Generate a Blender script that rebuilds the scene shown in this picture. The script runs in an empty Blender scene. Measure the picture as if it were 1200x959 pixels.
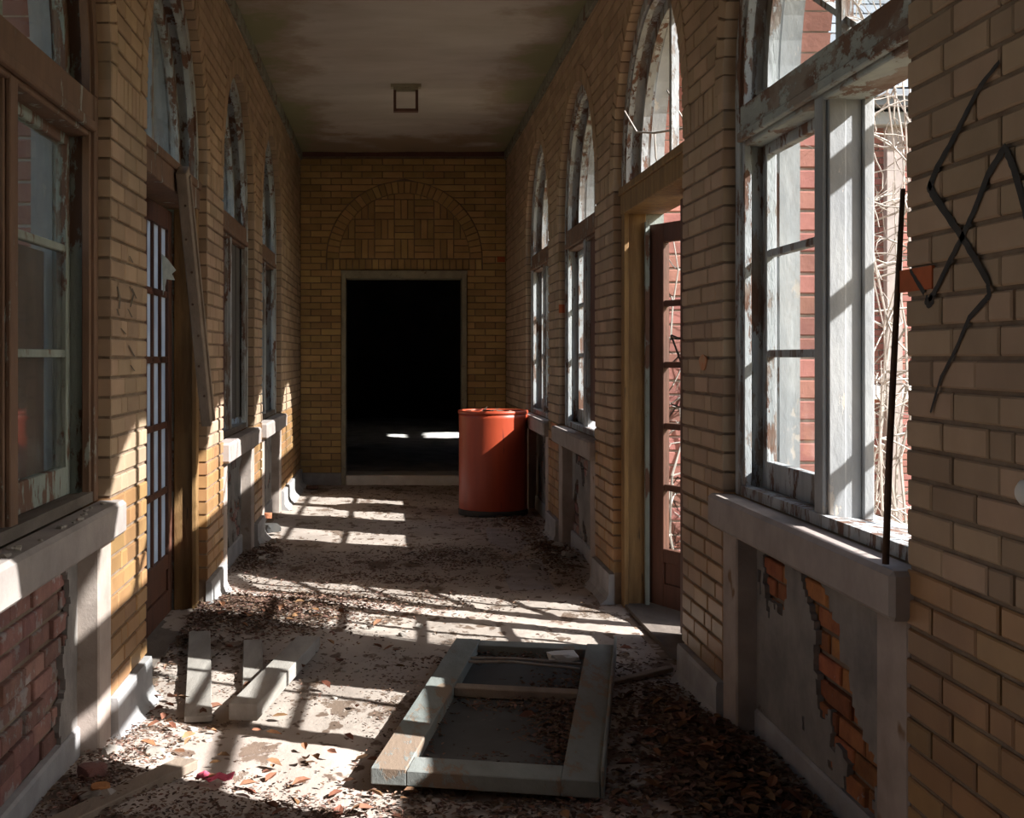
import bpy, bmesh, math, random
from mathutils import Vector, noise, Matrix
from mathutils.geometry import tessellate_polygon

C = bpy.context.scene
COL = C.collection
random.seed(7)
PI = math.pi

# ------------------------------------------------------------------ camera, sky, sun, exposure
F = 1500.0                      # focal length in pixels of a 1200 wide picture
VX, VY, EYE = 460.0, 418.0, 1.33
cam_d = bpy.data.cameras.new('camera'); cam = bpy.data.objects.new('camera', cam_d); COL.objects.link(cam)
cam.location = (0, 0, EYE); cam.rotation_euler = (PI / 2, 0, 0)
cam_d.sensor_width = 36; cam_d.lens = F / 1200 * 36
cam_d.shift_x = (600 - VX) / 1200; cam_d.shift_y = -(479.5 - VY) / 1200
cam_d.clip_start = 0.05; cam_d.clip_end = 300
C.camera = cam

SUN_DIR = Vector((-1, 0.46, -0.8)).normalized()
w = bpy.data.worlds.new('sky'); C.world = w; w.use_nodes = True
nt = w.node_tree; nt.nodes.clear()
sky = nt.nodes.new('ShaderNodeTexSky'); sky.sky_type = 'NISHITA'; sky.sun_disc = False
sky.sun_elevation = math.asin(-SUN_DIR.z); sky.sun_rotation = math.atan2(-SUN_DIR.x, -SUN_DIR.y)
sky.air_density = 1.3; sky.dust_density = 2.0
bg = nt.nodes.new('ShaderNodeBackground'); bg.inputs['Strength'].default_value = 0.36
ou = nt.nodes.new('ShaderNodeOutputWorld')
nt.links.new(sky.outputs[0], bg.inputs[0]); nt.links.new(bg.outputs[0], ou.inputs[0])
sd = bpy.data.lights.new('sun', 'SUN'); sd.energy = 21; sd.angle = 0.0093; sd.color = (1.0, 0.985, 0.96)
so = bpy.data.objects.new('sun', sd); COL.objects.link(so)
so.rotation_euler = SUN_DIR.to_track_quat('-Z', 'Y').to_euler(); so.location = (20, -10, 18)
C.view_settings.view_transform = 'Standard'; C.view_settings.look = 'None'
C.view_settings.exposure = -0.35; C.view_settings.gamma = 1.0; C.view_settings.use_curve_mapping = False
C.cycles.use_denoising = True
C.cycles.max_bounces = 10; C.cycles.diffuse_bounces = 6; C.cycles.transparent_max_bounces = 24
C.cycles.caustics_reflective = False; C.cycles.caustics_refractive = False
C.cycles.sample_clamp_indirect = 4.0

# ------------------------------------------------------------------ layout (metres; x across, y along the corridor, z up)
XR, XL, YB, YN, CEIL = 1.177, -0.956, 13.27, -1.6, 3.45
HW, ZS = 0.82, 2.27            # half width of the openings, height where the arches spring
SILL = 0.84
R_OPEN = [('window', .63), ('window', 2.93), ('door', 5.20), ('window', 7.45), ('window', 9.68)]
L_OPEN = [('window', .42), ('window', 2.72), ('door', 4.98), ('window', 7.24), ('window', 9.40)]
R_OPEN = [(k, a, a + 2 * HW) for k, a in R_OPEN]
L_OPEN = [(k, a, a + 2 * HW) for k, a in L_OPEN]

def P(side, d, y, z):
    return (XR + d, y, z) if side > 0 else (XL - d, y, z)

def project(p):
    x, y, z = p
    if y < .3: return None
    return VX + F * x / y, VY - F * (z - EYE) / y

# ------------------------------------------------------------------ materials
MATS = {}
def mat(name, c1, c2=None, scale=8., rough=.8, bump=.0, bscale=None, peel=None, peel_scale=6., peel_t=.55, peel2=None,
        spec=.3, vary=0., stretch=None, metal=0., speck=None):
    """two colour noise material; optional paint flaking to a second colour; optional variation from piece to piece"""
    m = bpy.data.materials.new(name); m.use_nodes = True; MATS[name] = m
    t = m.node_tree; N = t.nodes; L = t.links
    b = N['Principled BSDF']; b.inputs['Roughness'].default_value = rough; b.inputs['Metallic'].default_value = metal
    b.inputs['Specular IOR Level'].default_value = spec
    geo = N.new('ShaderNodeNewGeometry')
    pos = geo.outputs['Position']
    if stretch:
        mp = N.new('ShaderNodeMapping'); mp.inputs['Scale'].default_value = stretch
        L.new(pos, mp.inputs[0]); pos = mp.outputs[0]
    def nz(sc, det=4, ro=.6):
        n = N.new('ShaderNodeTexNoise'); n.inputs['Scale'].default_value = sc
        n.inputs['Detail'].default_value = det; n.inputs['Roughness'].default_value = ro
        L.new(pos, n.inputs['Vector']); return n.outputs['Fac']
    def ramp(f, a, bb):
        r = N.new('ShaderNodeMapRange'); r.inputs[1].default_value = a; r.inputs[2].default_value = bb
        L.new(f, r.inputs[0]); return r.outputs[0]
    def mix(f, x, y, bt='MIX'):
        mx = N.new('ShaderNodeMix'); mx.data_type = 'RGBA'; mx.blend_type = bt
        if isinstance(f, float): mx.inputs[0].default_value = f
        else: L.new(f, mx.inputs[0])
        for s, v in ((6, x), (7, y)):
            if isinstance(v, tuple): mx.inputs[s].default_value = (*v[:3], 1)
            else: L.new(v, mx.inputs[s])
        return mx.outputs[2]
    c2 = c2 or tuple(v * .7 for v in c1)
    col = mix(ramp(nz(scale), .35, .65), c1, c2)
    h = nz(bscale or scale * 4, 6, .7)
    if peel:
        pf = ramp(nz(peel_scale, 8, .72), peel_t - .015, peel_t + .015)
        under = peel if not peel2 else mix(ramp(nz(peel_scale * .6), .45, .55), peel, peel2)
        col = mix(pf, col, under)
        sb = N.new('ShaderNodeMath'); sb.operation = 'SUBTRACT'; L.new(h, sb.inputs[0])
        ml = N.new('ShaderNodeMath'); ml.operation = 'MULTIPLY'; ml.inputs[1].default_value = .6; L.new(pf, ml.inputs[0])
        L.new(ml.outputs[0], sb.inputs[1]); h = sb.outputs[0]
    if speck:
        col = mix(ramp(nz(speck[1], 3, .5), speck[2], speck[2] + .04), col, speck[0])
    if vary:
        oi = N.new('ShaderNodeObjectInfo')
        ad = N.new('ShaderNodeMath'); ad.operation = 'ADD'
        L.new(oi.outputs['Random'], ad.inputs[0]); L.new(geo.outputs['Random Per Island'], ad.inputs[1])
        fr = N.new('ShaderNodeMath'); fr.operation = 'FRACT'; L.new(ad.outputs[0], fr.inputs[0])
        r = N.new('ShaderNodeMapRange'); r.inputs[3].default_value = 1 - vary; r.inputs[4].default_value = 1 + vary * .6
        L.new(fr.outputs[0], r.inputs[0])
        m2 = N.new('ShaderNodeMath'); m2.operation = 'MULTIPLY'; m2.inputs[1].default_value = 7.31; L.new(ad.outputs[0], m2.inputs[0])
        f2 = N.new('ShaderNodeMath'); f2.operation = 'FRACT'; L.new(m2.outputs[0], f2.inputs[0])
        hs = N.new('ShaderNodeHueSaturation')
        r2 = N.new('ShaderNodeMapRange'); r2.inputs[3].default_value = .5 - vary * .045; r2.inputs[4].default_value = .5 + vary * .015
        L.new(f2.outputs[0], r2.inputs[0]); L.new(r2.outputs[0], hs.inputs['Hue'])
        L.new(r.outputs[0], hs.inputs['Value']); L.new(col, hs.inputs['Color']); col = hs.outputs[0]
    L.new(col, b.inputs['Base Color'])
    if bump:
        bp = N.new('ShaderNodeBump'); bp.inputs['Strength'].default_value = bump; bp.inputs['Distance'].default_value = .01
        L.new(h, bp.inputs['Height']); L.new(bp.outputs[0], b.inputs['Normal'])
    return m

M_TAN = mat('tan_brick', (.41, .295, .20), (.35, .25, .168), 5, .75, .12, 60, vary=.2, spec=.2)
M_OCH = mat('ochre_glazed_brick', (.35, .205, .09), (.275, .155, .068), 5, .42, .06, 40, vary=.26, spec=.4)
M_BACKB = mat('yellow_brick', (.50, .335, .14), (.40, .265, .105), 4, .6, .1, 50, vary=.25, spec=.25)
M_MORTAR = mat('brown_mortar', (.17, .115, .08), (.24, .18, .13), 9, .95, .3, 90)
M_RED = mat('red_brick', (.33, .15, .115), (.26, .115, .09), 10, .85, .25, 60, vary=.3)
M_REDMORT = mat('pale_mortar', (.48, .42, .37), (.36, .31, .28), 12, .95, .3, 80)
M_NICHE = mat('old_common_brick', (.29, .155, .12), (.20, .105, .085), 14, .9, .5, 50, vary=.4, peel=(.30, .255, .235), peel_scale=9, peel_t=.565)
M_NICHEO = mat('orange_common_brick', (.40, .175, .06), (.27, .11, .045), 14, .9, .5, 50, vary=.45, peel=(.33, .28, .24), peel_scale=9, peel_t=.62)
M_PLAST = mat('grey_plaster', (.27, .245, .225), (.17, .155, .145), 5, .95, .4, 30, peel=(.12, .1, .09), peel_scale=3, peel_t=.66)
M_JAMBP = mat('painted_plaster', (.40, .33, .29), (.29, .235, .205), 6, .9, .25, 60, speck=((.2, .12, .07), 5, .66))
M_STONE = mat('sill_stone', (.35, .30, .275), (.27, .23, .215), 7, .9, .2, 70)
M_CONC = mat('grey_concrete', (.36, .35, .35), (.27, .26, .26), 6, .9, .2, 50)
M_CEIL = mat('stained_ceiling_plaster', (.52, .475, .44), (.42, .375, .335), 1.3, .95, .15, 14, stretch=(.7, 1.5, 1))
M_GREYW = mat('flaking_grey_paint', (.42, .435, .445), (.31, .325, .335), 12, .8, .6, 40, peel=(.15, .08, .055), peel2=(.25, .215, .19), peel_scale=13, peel_t=.525, stretch=(1, 1, .28))
M_WHITEW = mat('weathered_white_paint', (.34, .345, .345), (.25, .26, .27), 9, .75, .3, 40, peel=(.42, .38, .34), peel_scale=11, peel_t=.62, stretch=(1, 1, .4))
M_BROWNW = mat('brown_stripped_wood', (.20, .115, .075), (.13, .075, .05), 9, .7, .3, 40, peel=(.30, .31, .28), peel_scale=9, peel_t=.60, stretch=(1, 1, .25))
M_GREENW = mat('pale_green_paint', (.30, .33, .30), (.22, .245, .22), 9, .8, .5, 40, peel=(.15, .085, .06), peel_scale=6, peel_t=.525, stretch=(1, 1, .4))
M_OAK = mat('bare_yellow_wood', (.27, .16, .065), (.17, .095, .04), 7, .6, .3, 50, stretch=(3, 3, .4), speck=((.08, .05, .03), 9, .68))
M_DOOR = mat('dark_red_brown_door_wood', (.115, .048, .03), (.075, .033, .022), 8, .6, .25, 50, stretch=(2, 2, .3))
M_CASE = mat('grey_green_casing_paint', (.36, .33, .24), (.27, .25, .19), 9, .8, .3, 40, peel=(.2, .14, .09), peel_scale=8, peel_t=.6)
M_SILLW = mat('dirty_sill_wood', (.17, .14, .12), (.11, .09, .075), 9, .9, .4, 40, stretch=(1, .4, 1))
M_FLAKE = mat('flaking_grey_brown_paint', (.36, .38, .36), (.27, .29, .28), 12, .8, .5, 40, peel=(.15, .085, .06), peel2=(.24, .20, .17), peel_scale=8, peel_t=.50, stretch=(1, .5, 1))
M_DBOARD = mat('dark_weathered_board', (.12, .11, .10), (.075, .07, .068), 8, .85, .3, 40, stretch=(1, 1, .2))
M_BBOARD = mat('brown_board', (.15, .075, .055), (.10, .05, .04), 8, .8, .3, 40, stretch=(1, 1, .2))
M_PLANK = mat('dusty_grey_lumber', (.36, .33, .30), (.25, .225, .20), 8, .85, .35, 40, stretch=(1.5, .3, 1))
M_PLANKB = mat('dusty_brown_lumber', (.28, .22, .17), (.2, .155, .12), 8, .85, .35, 40, stretch=(1.5, .3, 1))
M_FRAMEF = mat('grey_green_frame_paint', (.235, .25, .235), (.175, .185, .175), 6, .8, .3, 40, peel=(.23, .17, .125), peel_scale=3, peel_t=.55, stretch=(1.5, .5, 1))
M_SHEET = mat('dusty_dark_sheet', (.085, .085, .083), (.06, .058, .056), 3, .85, .15, 30, peel=(.16, .13, .11), peel_scale=2.5, peel_t=.6)
M_DRUM = mat('red_drum_paint', (.42, .062, .024), (.34, .048, .02), 5, .42, .05, 30, spec=.45, speck=((.16, .03, .02), 14, .69), stretch=(2, 2, .25))
M_BLACK = mat('dark_rubber', (.035, .035, .037), (.06, .055, .05), 9, .8)
M_RUST = mat('rusty_iron', (.12, .065, .04), (.07, .04, .03), 20, .7, .3, 60, metal=.3)
M_SPRAY = mat('black_spray_paint', (.027, .025, .024), (.045, .04, .037), 18, .7)
M_ORANGE = mat('orange_spray_paint', (.46, .11, .035), (.36, .09, .03), 18, .7)
M_LEAF = mat('dry_brown_leaf', (.26, .13, .06), (.17, .085, .045), 30, .75, .1, 80, vary=.6)
M_DUSTLEAF = mat('dusty_leaf_litter', (.20, .125, .085), (.13, .08, .055), 20, .9, .1, 80, vary=.6)
M_CHUNK = mat('plaster_rubble', (.42, .38, .34), (.28, .25, .22), 14, .95, .4, 40, vary=.3)
M_SCRAP = mat('pale_floor_scrap', (.36, .33, .33), (.27, .24, .235), 8, .85, .2, 40)
M_PINK = mat('pink_cloth', (.62, .10, .16), (.5, .08, .13), 20, .8)
M_PORC = mat('white_porcelain', (.75, .73, .70), (.68, .66, .62), 10, .35)
M_TWIG = mat('bleached_twig', (.40, .365, .33), (.28, .25, .225), 20, .85, .2, 60)
M_BARK = mat('grey_bark', (.25, .21, .18), (.16, .13, .11), 10, .9, .3, 40)
M_SLATE = mat('grey_slate', (.26, .28, .31), (.19, .205, .23), 3, .75, .2, 30, vary=.25)
M_GROUND = mat('winter_grass', (.26, .21, .12), (.17, .14, .09), 1.2, .95, .5, 12, speck=((.30, .24, .15), 8, .6))
M_DARKP = mat('dark_brown_plaster', (.10, .085, .075), (.06, .05, .045), 2, .95)  # dark brown walls and ceiling of the room beyond the doorway
M_DARKF = mat('mottled_grey_floor', (.55, .54, .52), (.32, .31, .30), 3, .9, .4, 12)  # mottled light grey floor of the room beyond the doorway
M_MARBLE = mat('pale_threshold_stone', (.80, .78, .74), (.66, .64, .6), 8, .35, .05, 40, spec=.5)
M_CROWN = mat('grey_green_crown_trim', (.25, .255, .215), (.17, .16, .13), 8, .85, .3, 30, peel=(.13, .08, .055), peel_scale=5, peel_t=.58)
M_FABRIC = mat('orange_wrapper', (.5, .2, .1), (.38, .15, .08), 15, .8)

# the floor: pale dust with trodden dirt and dark litter
def floor_mat():
    m = mat('dusty_concrete_floor', (.43, .365, .32), (.31, .255, .22), 2.2, .95, .5, 22, peel=(.17, .12, .09), peel_scale=3.2, peel_t=.575,
            speck=((.14, .095, .07), 11, .60), stretch=(1, .6, 1))
    return m
M_FLOOR = floor_mat()

# ceiling: brown water marks and green mould that grows in from both walls
def ceiling_stains():
    t = M_CEIL.node_tree; N = t.nodes; L = t.links; b = N['Principled BSDF']
    src = b.inputs['Base Color'].links[0].from_socket
    geo = N.new('ShaderNodeNewGeometry'); sx = N.new('ShaderNodeSeparateXYZ'); L.new(geo.outputs['Position'], sx.inputs[0])
    nz = N.new('ShaderNodeTexNoise'); nz.inputs['Scale'].default_value = 1.7; nz.inputs['Detail'].default_value = 7
    nz.inputs['Roughness'].default_value = .65
    L.new(geo.outputs['Position'], nz.inputs['Vector'])
    def math_(op, a, b_):
        n = N.new('ShaderNodeMath'); n.operation = op
        for i, v in enumerate((a, b_)):
            if isinstance(v, (int, float)): n.inputs[i].default_value = v
            else: L.new(v, n.inputs[i])
        return n.outputs[0]
    def rng(v, a, b_):
        r = N.new('ShaderNodeMapRange'); r.interpolation_type = 'SMOOTHSTEP'
        r.inputs[1].default_value = a; r.inputs[2].default_value = b_; L.new(v, r.inputs[0]); return r.outputs[0]
    def mix(f, x, y):
        mx = N.new('ShaderNodeMix'); mx.data_type = 'RGBA'; L.new(f, mx.inputs[0])
        for s, v in ((6, x), (7, y)):
            if isinstance(v, tuple): mx.inputs[s].default_value = (*v, 1)
            else: L.new(v, mx.inputs[s])
        return mx.outputs[2]
    dx = math_('ABSOLUTE', math_('SUBTRACT', sx.outputs[0], (XL + XR) / 2), 0)
    n2 = math_('MULTIPLY', math_('SUBTRACT', nz.outputs['Fac'], .5), 1.5)
    edge = math_('ADD', dx, n2)
    brown = rng(edge, .58, .88)
    endw = rng(math_('ADD', math_('SUBTRACT', sx.outputs[1], YB), math_('MULTIPLY', n2, 3.)), -1.5, -.4)
    col = mix(brown, src, (.34, .28, .225))
    col = mix(endw, col, (.31, .235, .165))
    green = rng(edge, .84, 1.04)
    col = mix(green, col, (.26, .25, .15))
    L.new(col, b.inputs['Base Color'])
ceiling_stains()

def glass_mat(name, tint, refl, dirt):
    m = bpy.data.materials.new(name); m.use_nodes = True; t = m.node_tree; N = t.nodes; L = t.links; N.clear()
    tr = N.new('ShaderNodeBsdfTransparent'); tr.inputs[0].default_value = (*tint, 1)
    gl = N.new('ShaderNodeBsdfGlossy'); gl.inputs['Roughness'].default_value = .03
    df = N.new('ShaderNodeBsdfDiffuse'); df.inputs[0].default_value = (.5, .5, .48, 1)
    lw = N.new('ShaderNodeLayerWeight'); lw.inputs[0].default_value = .5
    pw = N.new('ShaderNodeMath'); pw.operation = 'POWER'; pw.inputs[1].default_value = 5; L.new(lw.outputs['Facing'], pw.inputs[0])
    fr = N.new('ShaderNodeMath'); fr.operation = 'MULTIPLY_ADD'; fr.inputs[1].default_value = refl; fr.inputs[2].default_value = .03; L.new(pw.outputs[0], fr.inputs[0])
    nz = N.new('ShaderNodeTexNoise'); nz.inputs['Scale'].default_value = 6; nz.inputs['Detail'].default_value = 5
    geo = N.new('ShaderNodeNewGeometry'); L.new(geo.outputs['Position'], nz.inputs['Vector'])
    r = N.new('ShaderNodeMapRange'); r.inputs[1].default_value = .4; r.inputs[2].default_value = .8
    r.inputs[3].default_value = dirt * .4; r.inputs[4].default_value = dirt; L.new(nz.outputs['Fac'], r.inputs[0])
    m1 = N.new('ShaderNodeMixShader'); L.new(r.outputs[0], m1.inputs[0]); L.new(tr.outputs[0], m1.inputs[1]); L.new(df.outputs[0], m1.inputs[2])
    m2 = N.new('ShaderNodeMixShader'); L.new(fr.outputs[0], m2.inputs[0]); L.new(m1.outputs[0], m2.inputs[1]); L.new(gl.outputs[0], m2.inputs[2])
    o = N.new('ShaderNodeOutputMaterial'); L.new(m2.outputs[0], o.inputs[0])
    return m
M_GLASS = glass_mat('window_glass', (.95, .965, .96), .45, .05)
def frost_mat():
    m = bpy.data.materials.new('whitened_glass'); m.use_nodes = True; t = m.node_tree; N = t.nodes; L = t.links; N.clear()
    tl = N.new('ShaderNodeBsdfTranslucent'); df = N.new('ShaderNodeBsdfDiffuse'); mx = N.new('ShaderNodeMixShader')
    geo = N.new('ShaderNodeNewGeometry'); nz = N.new('ShaderNodeTexNoise'); nz.inputs['Scale'].default_value = 7; L.new(geo.outputs['Position'], nz.inputs['Vector'])
    cr = N.new('ShaderNodeMix'); cr.data_type = 'RGBA'; cr.inputs[6].default_value = (.8, .82, .86, 1); cr.inputs[7].default_value = (.5, .53, .58, 1); L.new(nz.outputs['Fac'], cr.inputs[0])
    L.new(cr.outputs[2], tl.inputs[0]); L.new(cr.outputs[2], df.inputs[0]); mx.inputs[0].default_value = .25
    o = N.new('ShaderNodeOutputMaterial'); L.new(tl.outputs[0], mx.inputs[1]); L.new(df.outputs[0], mx.inputs[2]); L.new(mx.outputs[0], o.inputs[0]); return m
M_FROST = frost_mat()
M_DGLASS = glass_mat('grimy_glass', (.84, .87, .87), .45, .16)

# ------------------------------------------------------------------ mesh helpers
class MB:
    def __init__(s): s.v = []; s.f = []
    def add(s, vs, fs):
        o = len(s.v); s.v += [tuple(p) for p in vs]; s.f += [tuple(i + o for i in f) for f in fs]; return s
    def hexa(s, p):            # 8 corners: 4 bottom ring, 4 top ring
        return s.add(p, [(3, 2, 1, 0), (4, 5, 6, 7), (0, 1, 5, 4), (1, 2, 6, 5), (2, 3, 7, 6), (3, 0, 4, 7)])
    def box(s, x0, x1, y0, y1, z0, z1):
        return s.hexa([(x0, y0, z0), (x1, y0, z0), (x1, y1, z0), (x0, y1, z0), (x0, y0, z1), (x1, y0, z1), (x1, y1, z1), (x0, y1, z1)])
    def wbox(s, side, d0, d1, y0, y1, z0, z1):
        a = P(side, d0, 0, 0)[0]; b = P(side, d1, 0, 0)[0]
        return s.box(min(a, b), max(a, b), min(y0, y1), max(y0, y1), z0, z1)
    def arc(s, side, yc, zc, r0, r1, d0, d1, n=28, a0=0., a1=PI):
        vs = []; fs = []
        for i in range(n + 1):
            a = a0 + (a1 - a0) * i / n; c, q = math.cos(a), math.sin(a)
            vs += [P(side, d0, yc + r0 * c, zc + r0 * q), P(side, d0, yc + r1 * c, zc + r1 * q),
                   P(side, d1, yc + r1 * c, zc + r1 * q), P(side, d1, yc + r0 * c, zc + r0 * q)]
        for i in range(n):
            o = 4 * i
            for k in range(4):
                fs.append((o + k, o + (k + 1) % 4, o + 4 + (k + 1) % 4, o + 4 + k))
        fs += [(0, 1, 2, 3), (4 * n + 3, 4 * n + 2, 4 * n + 1, 4 * n)]
        return s.add(vs, fs)
    def prism(s, poly, mapf, d0, d1):
        n = len(poly)
        vs = [mapf(a, b, d0) for a, b in poly] + [mapf(a, b, d1) for a, b in poly]
        fs = [tuple(range(n)), tuple(range(2 * n - 1, n - 1, -1))] + [(i, (i + 1) % n, n + (i + 1) % n, n + i) for i in range(n)]
        return s.add(vs, fs)
    def bar(s, A, B, w, h, up=(0, 0, 1), rot=0.):      # a straight length of timber from A to B, w across, h thick
        A, B = Vector(A), Vector(B); t = (B - A).normalized(); u = Vector(up)
        x = t.cross(u).normalized(); y = x.cross(t).normalized()
        if rot:
            q = Matrix.Rotation(rot, 3, t); x = q @ x; y = q @ y
        vs = []
        for p in (A, B):
            for sx, sy in ((-1, -1), (1, -1), (1, 1), (-1, 1)): vs.append(p + x * w / 2 * sx + y * h / 2 * sy)
        return s.hexa(vs)
    def tube(s, pts, rad, n=6):
        pts = [Vector(p) for p in pts]; m = len(pts); vs = []; fs = []
        rad = rad if isinstance(rad, (list, tuple)) else [rad] * m
        for i, p in enumerate(pts):
            t = (pts[min(i + 1, m - 1)] - pts[max(i - 1, 0)]).normalized()
            u = Vector((0, 0, 1)) if abs(t.z) < .9 else Vector((1, 0, 0))
            x = t.cross(u).normalized(); y = t.cross(x)
            for k in range(n):
                a = 2 * PI * k / n; vs.append(p + (x * math.cos(a) + y * math.sin(a)) * rad[i])
        for i in range(m - 1):
            for k in range(n):
                fs.append((i * n + k, i * n + (k + 1) % n, (i + 1) * n + (k + 1) % n, (i + 1) * n + k))
        fs += [tuple(range(n - 1, -1, -1)), tuple((m - 1) * n + k for k in range(n))]
        return s.add(vs, fs)
    def lathe(s, prof, n=48, c=(0, 0, 0)):
        vs = []; fs = []; m = len(prof)
        for r, z in prof:
            for k in range(n):
                a = 2 * PI * k / n; vs.append((c[0] + r * math.cos(a), c[1] + r * math.sin(a), c[2] + z))
        for i in range(m - 1):
            for k in range(n):
                fs.append((i * n + k, i * n + (k + 1) % n, (i + 1) * n + (k + 1) % n, (i + 1) * n + k))
        return s.add(vs, fs)
    def mesh(s, name, m=None, smooth=False, origin=None, fix=True):
        me = bpy.data.meshes.new(name)
        v = s.v if origin is None else [(a - origin[0], b - origin[1], c - origin[2]) for a, b, c in s.v]
        me.from_pydata(v, [], s.f)
        if fix:
            b = bmesh.new(); b.from_mesh(me); bmesh.ops.recalc_face_normals(b, faces=b.faces); b.to_mesh(me); b.free()
        if m: me.materials.append(m)
        if smooth:
            me.shade_smooth()
        return me
    def build(s, name, m, parent=None, smooth=False, origin=None, bevel=0., fix=True):
        o = bpy.data.objects.new(name, s.mesh(name, m, smooth, origin, fix)); COL.objects.link(o)
        if origin is not None: o.location = origin
        if parent is not None:
            o.parent = parent
            o.location = Vector(o.location) - wloc(parent)
        if bevel:
            bv = o.modifiers.new('edge', 'BEVEL'); bv.width = bevel; bv.segments = 1; bv.limit_method = 'ANGLE'
        return o

def wloc(o):
    p = Vector((0, 0, 0))
    while o is not None: p += Vector(o.location); o = o.parent
    return p

def tag(o, label=None, cat=None, group=None, kind=None):
    if label: o['label'] = label
    if cat: o['category'] = cat
    if group: o['group'] = group
    if kind: o['kind'] = kind
    return o

def empty(name, loc=(0, 0, 0), **kw):
    o = bpy.data.objects.new(name, None); COL.objects.link(o); o.location = loc; o.empty_display_size = .1
    return tag(o, **kw)

# ------------------------------------------------------------------ bricks
class Bricks:
    """collects bricks (convex outlines in a wall plane); the 300 that show largest become objects, the rest one joined part"""
    def __init__(s, name, mapf, parent, key): s.n = name; s.map = mapf; s.par = parent; s.items = []; s.cache = {}; s.key = key
    def add(s, poly, depth, m, proud=0.): s.items.append((poly, depth, m, proud))
    def shape(s, poly, depth):
        n = len(poly); ca = sum(p[0] for p in poly) / n; cb = sum(p[1] for p in poly) / n
        o = Vector(s.map(ca, cb, 0)); c = .004
        inn = []
        for a, b in poly:
            dx, dy = ca - a, cb - b
            inn.append((a + max(-c, min(c, dx)), b + max(-c, min(c, dy))))
        vs = [s.map(a, b, 0) for a, b in inn] + [s.map(a, b, c) for a, b in poly] + [s.map(a, b, depth) for a, b in poly]
        fs = [tuple(range(n))]
        for r in (0, n):
            fs += [(r + i, r + (i + 1) % n, r + n + (i + 1) % n, r + n + i) for i in range(n)]
        return o, [Vector(v) - o for v in vs], fs
    def size(s, poly):
        q = [project(s.map(a, b, 0)) for a, b in poly]
        if any(p is None for p in q): return 0
        x = [p[0] for p in q]; y = [p[1] for p in q]
        if min(x) > 1200 or max(x) < 0 or min(y) > 959 or max(y) < 0: return 0
        A = abs(sum(q[i][0] * q[(i + 1) % len(q)][1] - q[(i + 1) % len(q)][0] * q[i][1] for i in range(len(q)))) / 2
        return A
    def build(s, limit=300, rest='brickwork'):
        order = sorted(s.items, key=lambda it: -s.size(it[0]))
        rng = random.Random(3)
        big = [it for it in order[:limit] if s.size(it[0]) > 12]
        small = order[len(big):]
        nrm = Vector(s.map(0, 0, 1)) - Vector(s.map(0, 0, 0))
        for poly, depth, m, proud in big:
            o, vs, fs = s.shape(poly, depth)
            k = (m.name, round(depth, 4), tuple((round(v.x, 4), round(v.y, 4), round(v.z, 4)) for v in vs))
            me = s.cache.get(k)
            if me is None:
                me = MB().add(vs, fs).mesh(s.n, m); s.cache[k] = me
            ob = bpy.data.objects.new(s.n, me); COL.objects.link(ob)
            ob.parent = s.par; ob.location = o + nrm * (rng.uniform(-.002, .002) - proud) - wloc(s.par)
        bym = {}
        for poly, depth, m, proud in small:
            o, vs, fs = s.shape(poly, depth); o = o + nrm * (rng.uniform(-.002, .002) - proud)
            bym.setdefault(m.name, MB()).add([v + o for v in vs], fs)
        for mn, mb in bym.items():
            ob = mb.build(rest, MATS[mn], s.par); ob['kind'] = 'stuff'

def clip_circle(poly, cx, cz, r, n=40):
    for i in range(n):
        a = 2 * PI * i / n; nx, nz_ = math.cos(a), math.sin(a); out = []
        for j in range(len(poly)):
            p, q = poly[j], poly[(j + 1) % len(poly)]
            dp = (p[0] - cx) * nx + (p[1] - cz) * nz_ - r; dq = (q[0] - cx) * nx + (q[1] - cz) * nz_ - r
            if dp <= 0: out.append(p)
            if dp * dq < 0:
                t = dp / (dp - dq); out.append((p[0] + (q[0] - p[0]) * t, p[1] + (q[1] - p[1]) * t))
        poly = out
        if len(poly) < 3: return None
    o2 = []
    for p in poly:
        if not o2 or abs(p[0] - o2[-1][0]) + abs(p[1] - o2[-1][1]) > .002: o2.append(p)
    return o2 if len(o2) >= 3 else None

def arch_hole(y0, y1, z0, grow=0., n=24):
    yc = (y0 + y1) / 2; r = (y1 - y0) / 2 + grow
    pts = [(yc - r, z0), (yc + r, z0)]
    for i in range(n + 1):
        a = PI * i / n; pts.append((yc + r * math.cos(a), ZS + r * math.sin(a)))
    return pts

def slab_with_holes(mb, outline, holes, mapf, d0, d1):
    loops = [[Vector((a, b, 0)) for a, b in outline]] + [[Vector((a, b, 0)) for a, b in h] for h in holes]
    tris = tessellate_polygon(loops)
    flat = [p for l in loops for p in l]; n = len(flat)
    vs = [mapf(p.x, p.y, d0) for p in flat] + [mapf(p.x, p.y, d1) for p in flat]
    fs = [tuple(t) for t in tris] + [tuple(i + n for i in reversed(t)) for t in tris]
    o = 0
    for l in loops:
        m = len(l)
        fs += [(o + i, o + (i + 1) % m, n + o + (i + 1) % m, n + o + i) for i in range(m)]
        o += m
    mb.add(vs, fs)

CO = .068; JT = .010; BASE_Z = .17; RING = .105; BAND0 = BASE_Z + 30 * CO; BAND1 = BAND0 + .12

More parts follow.
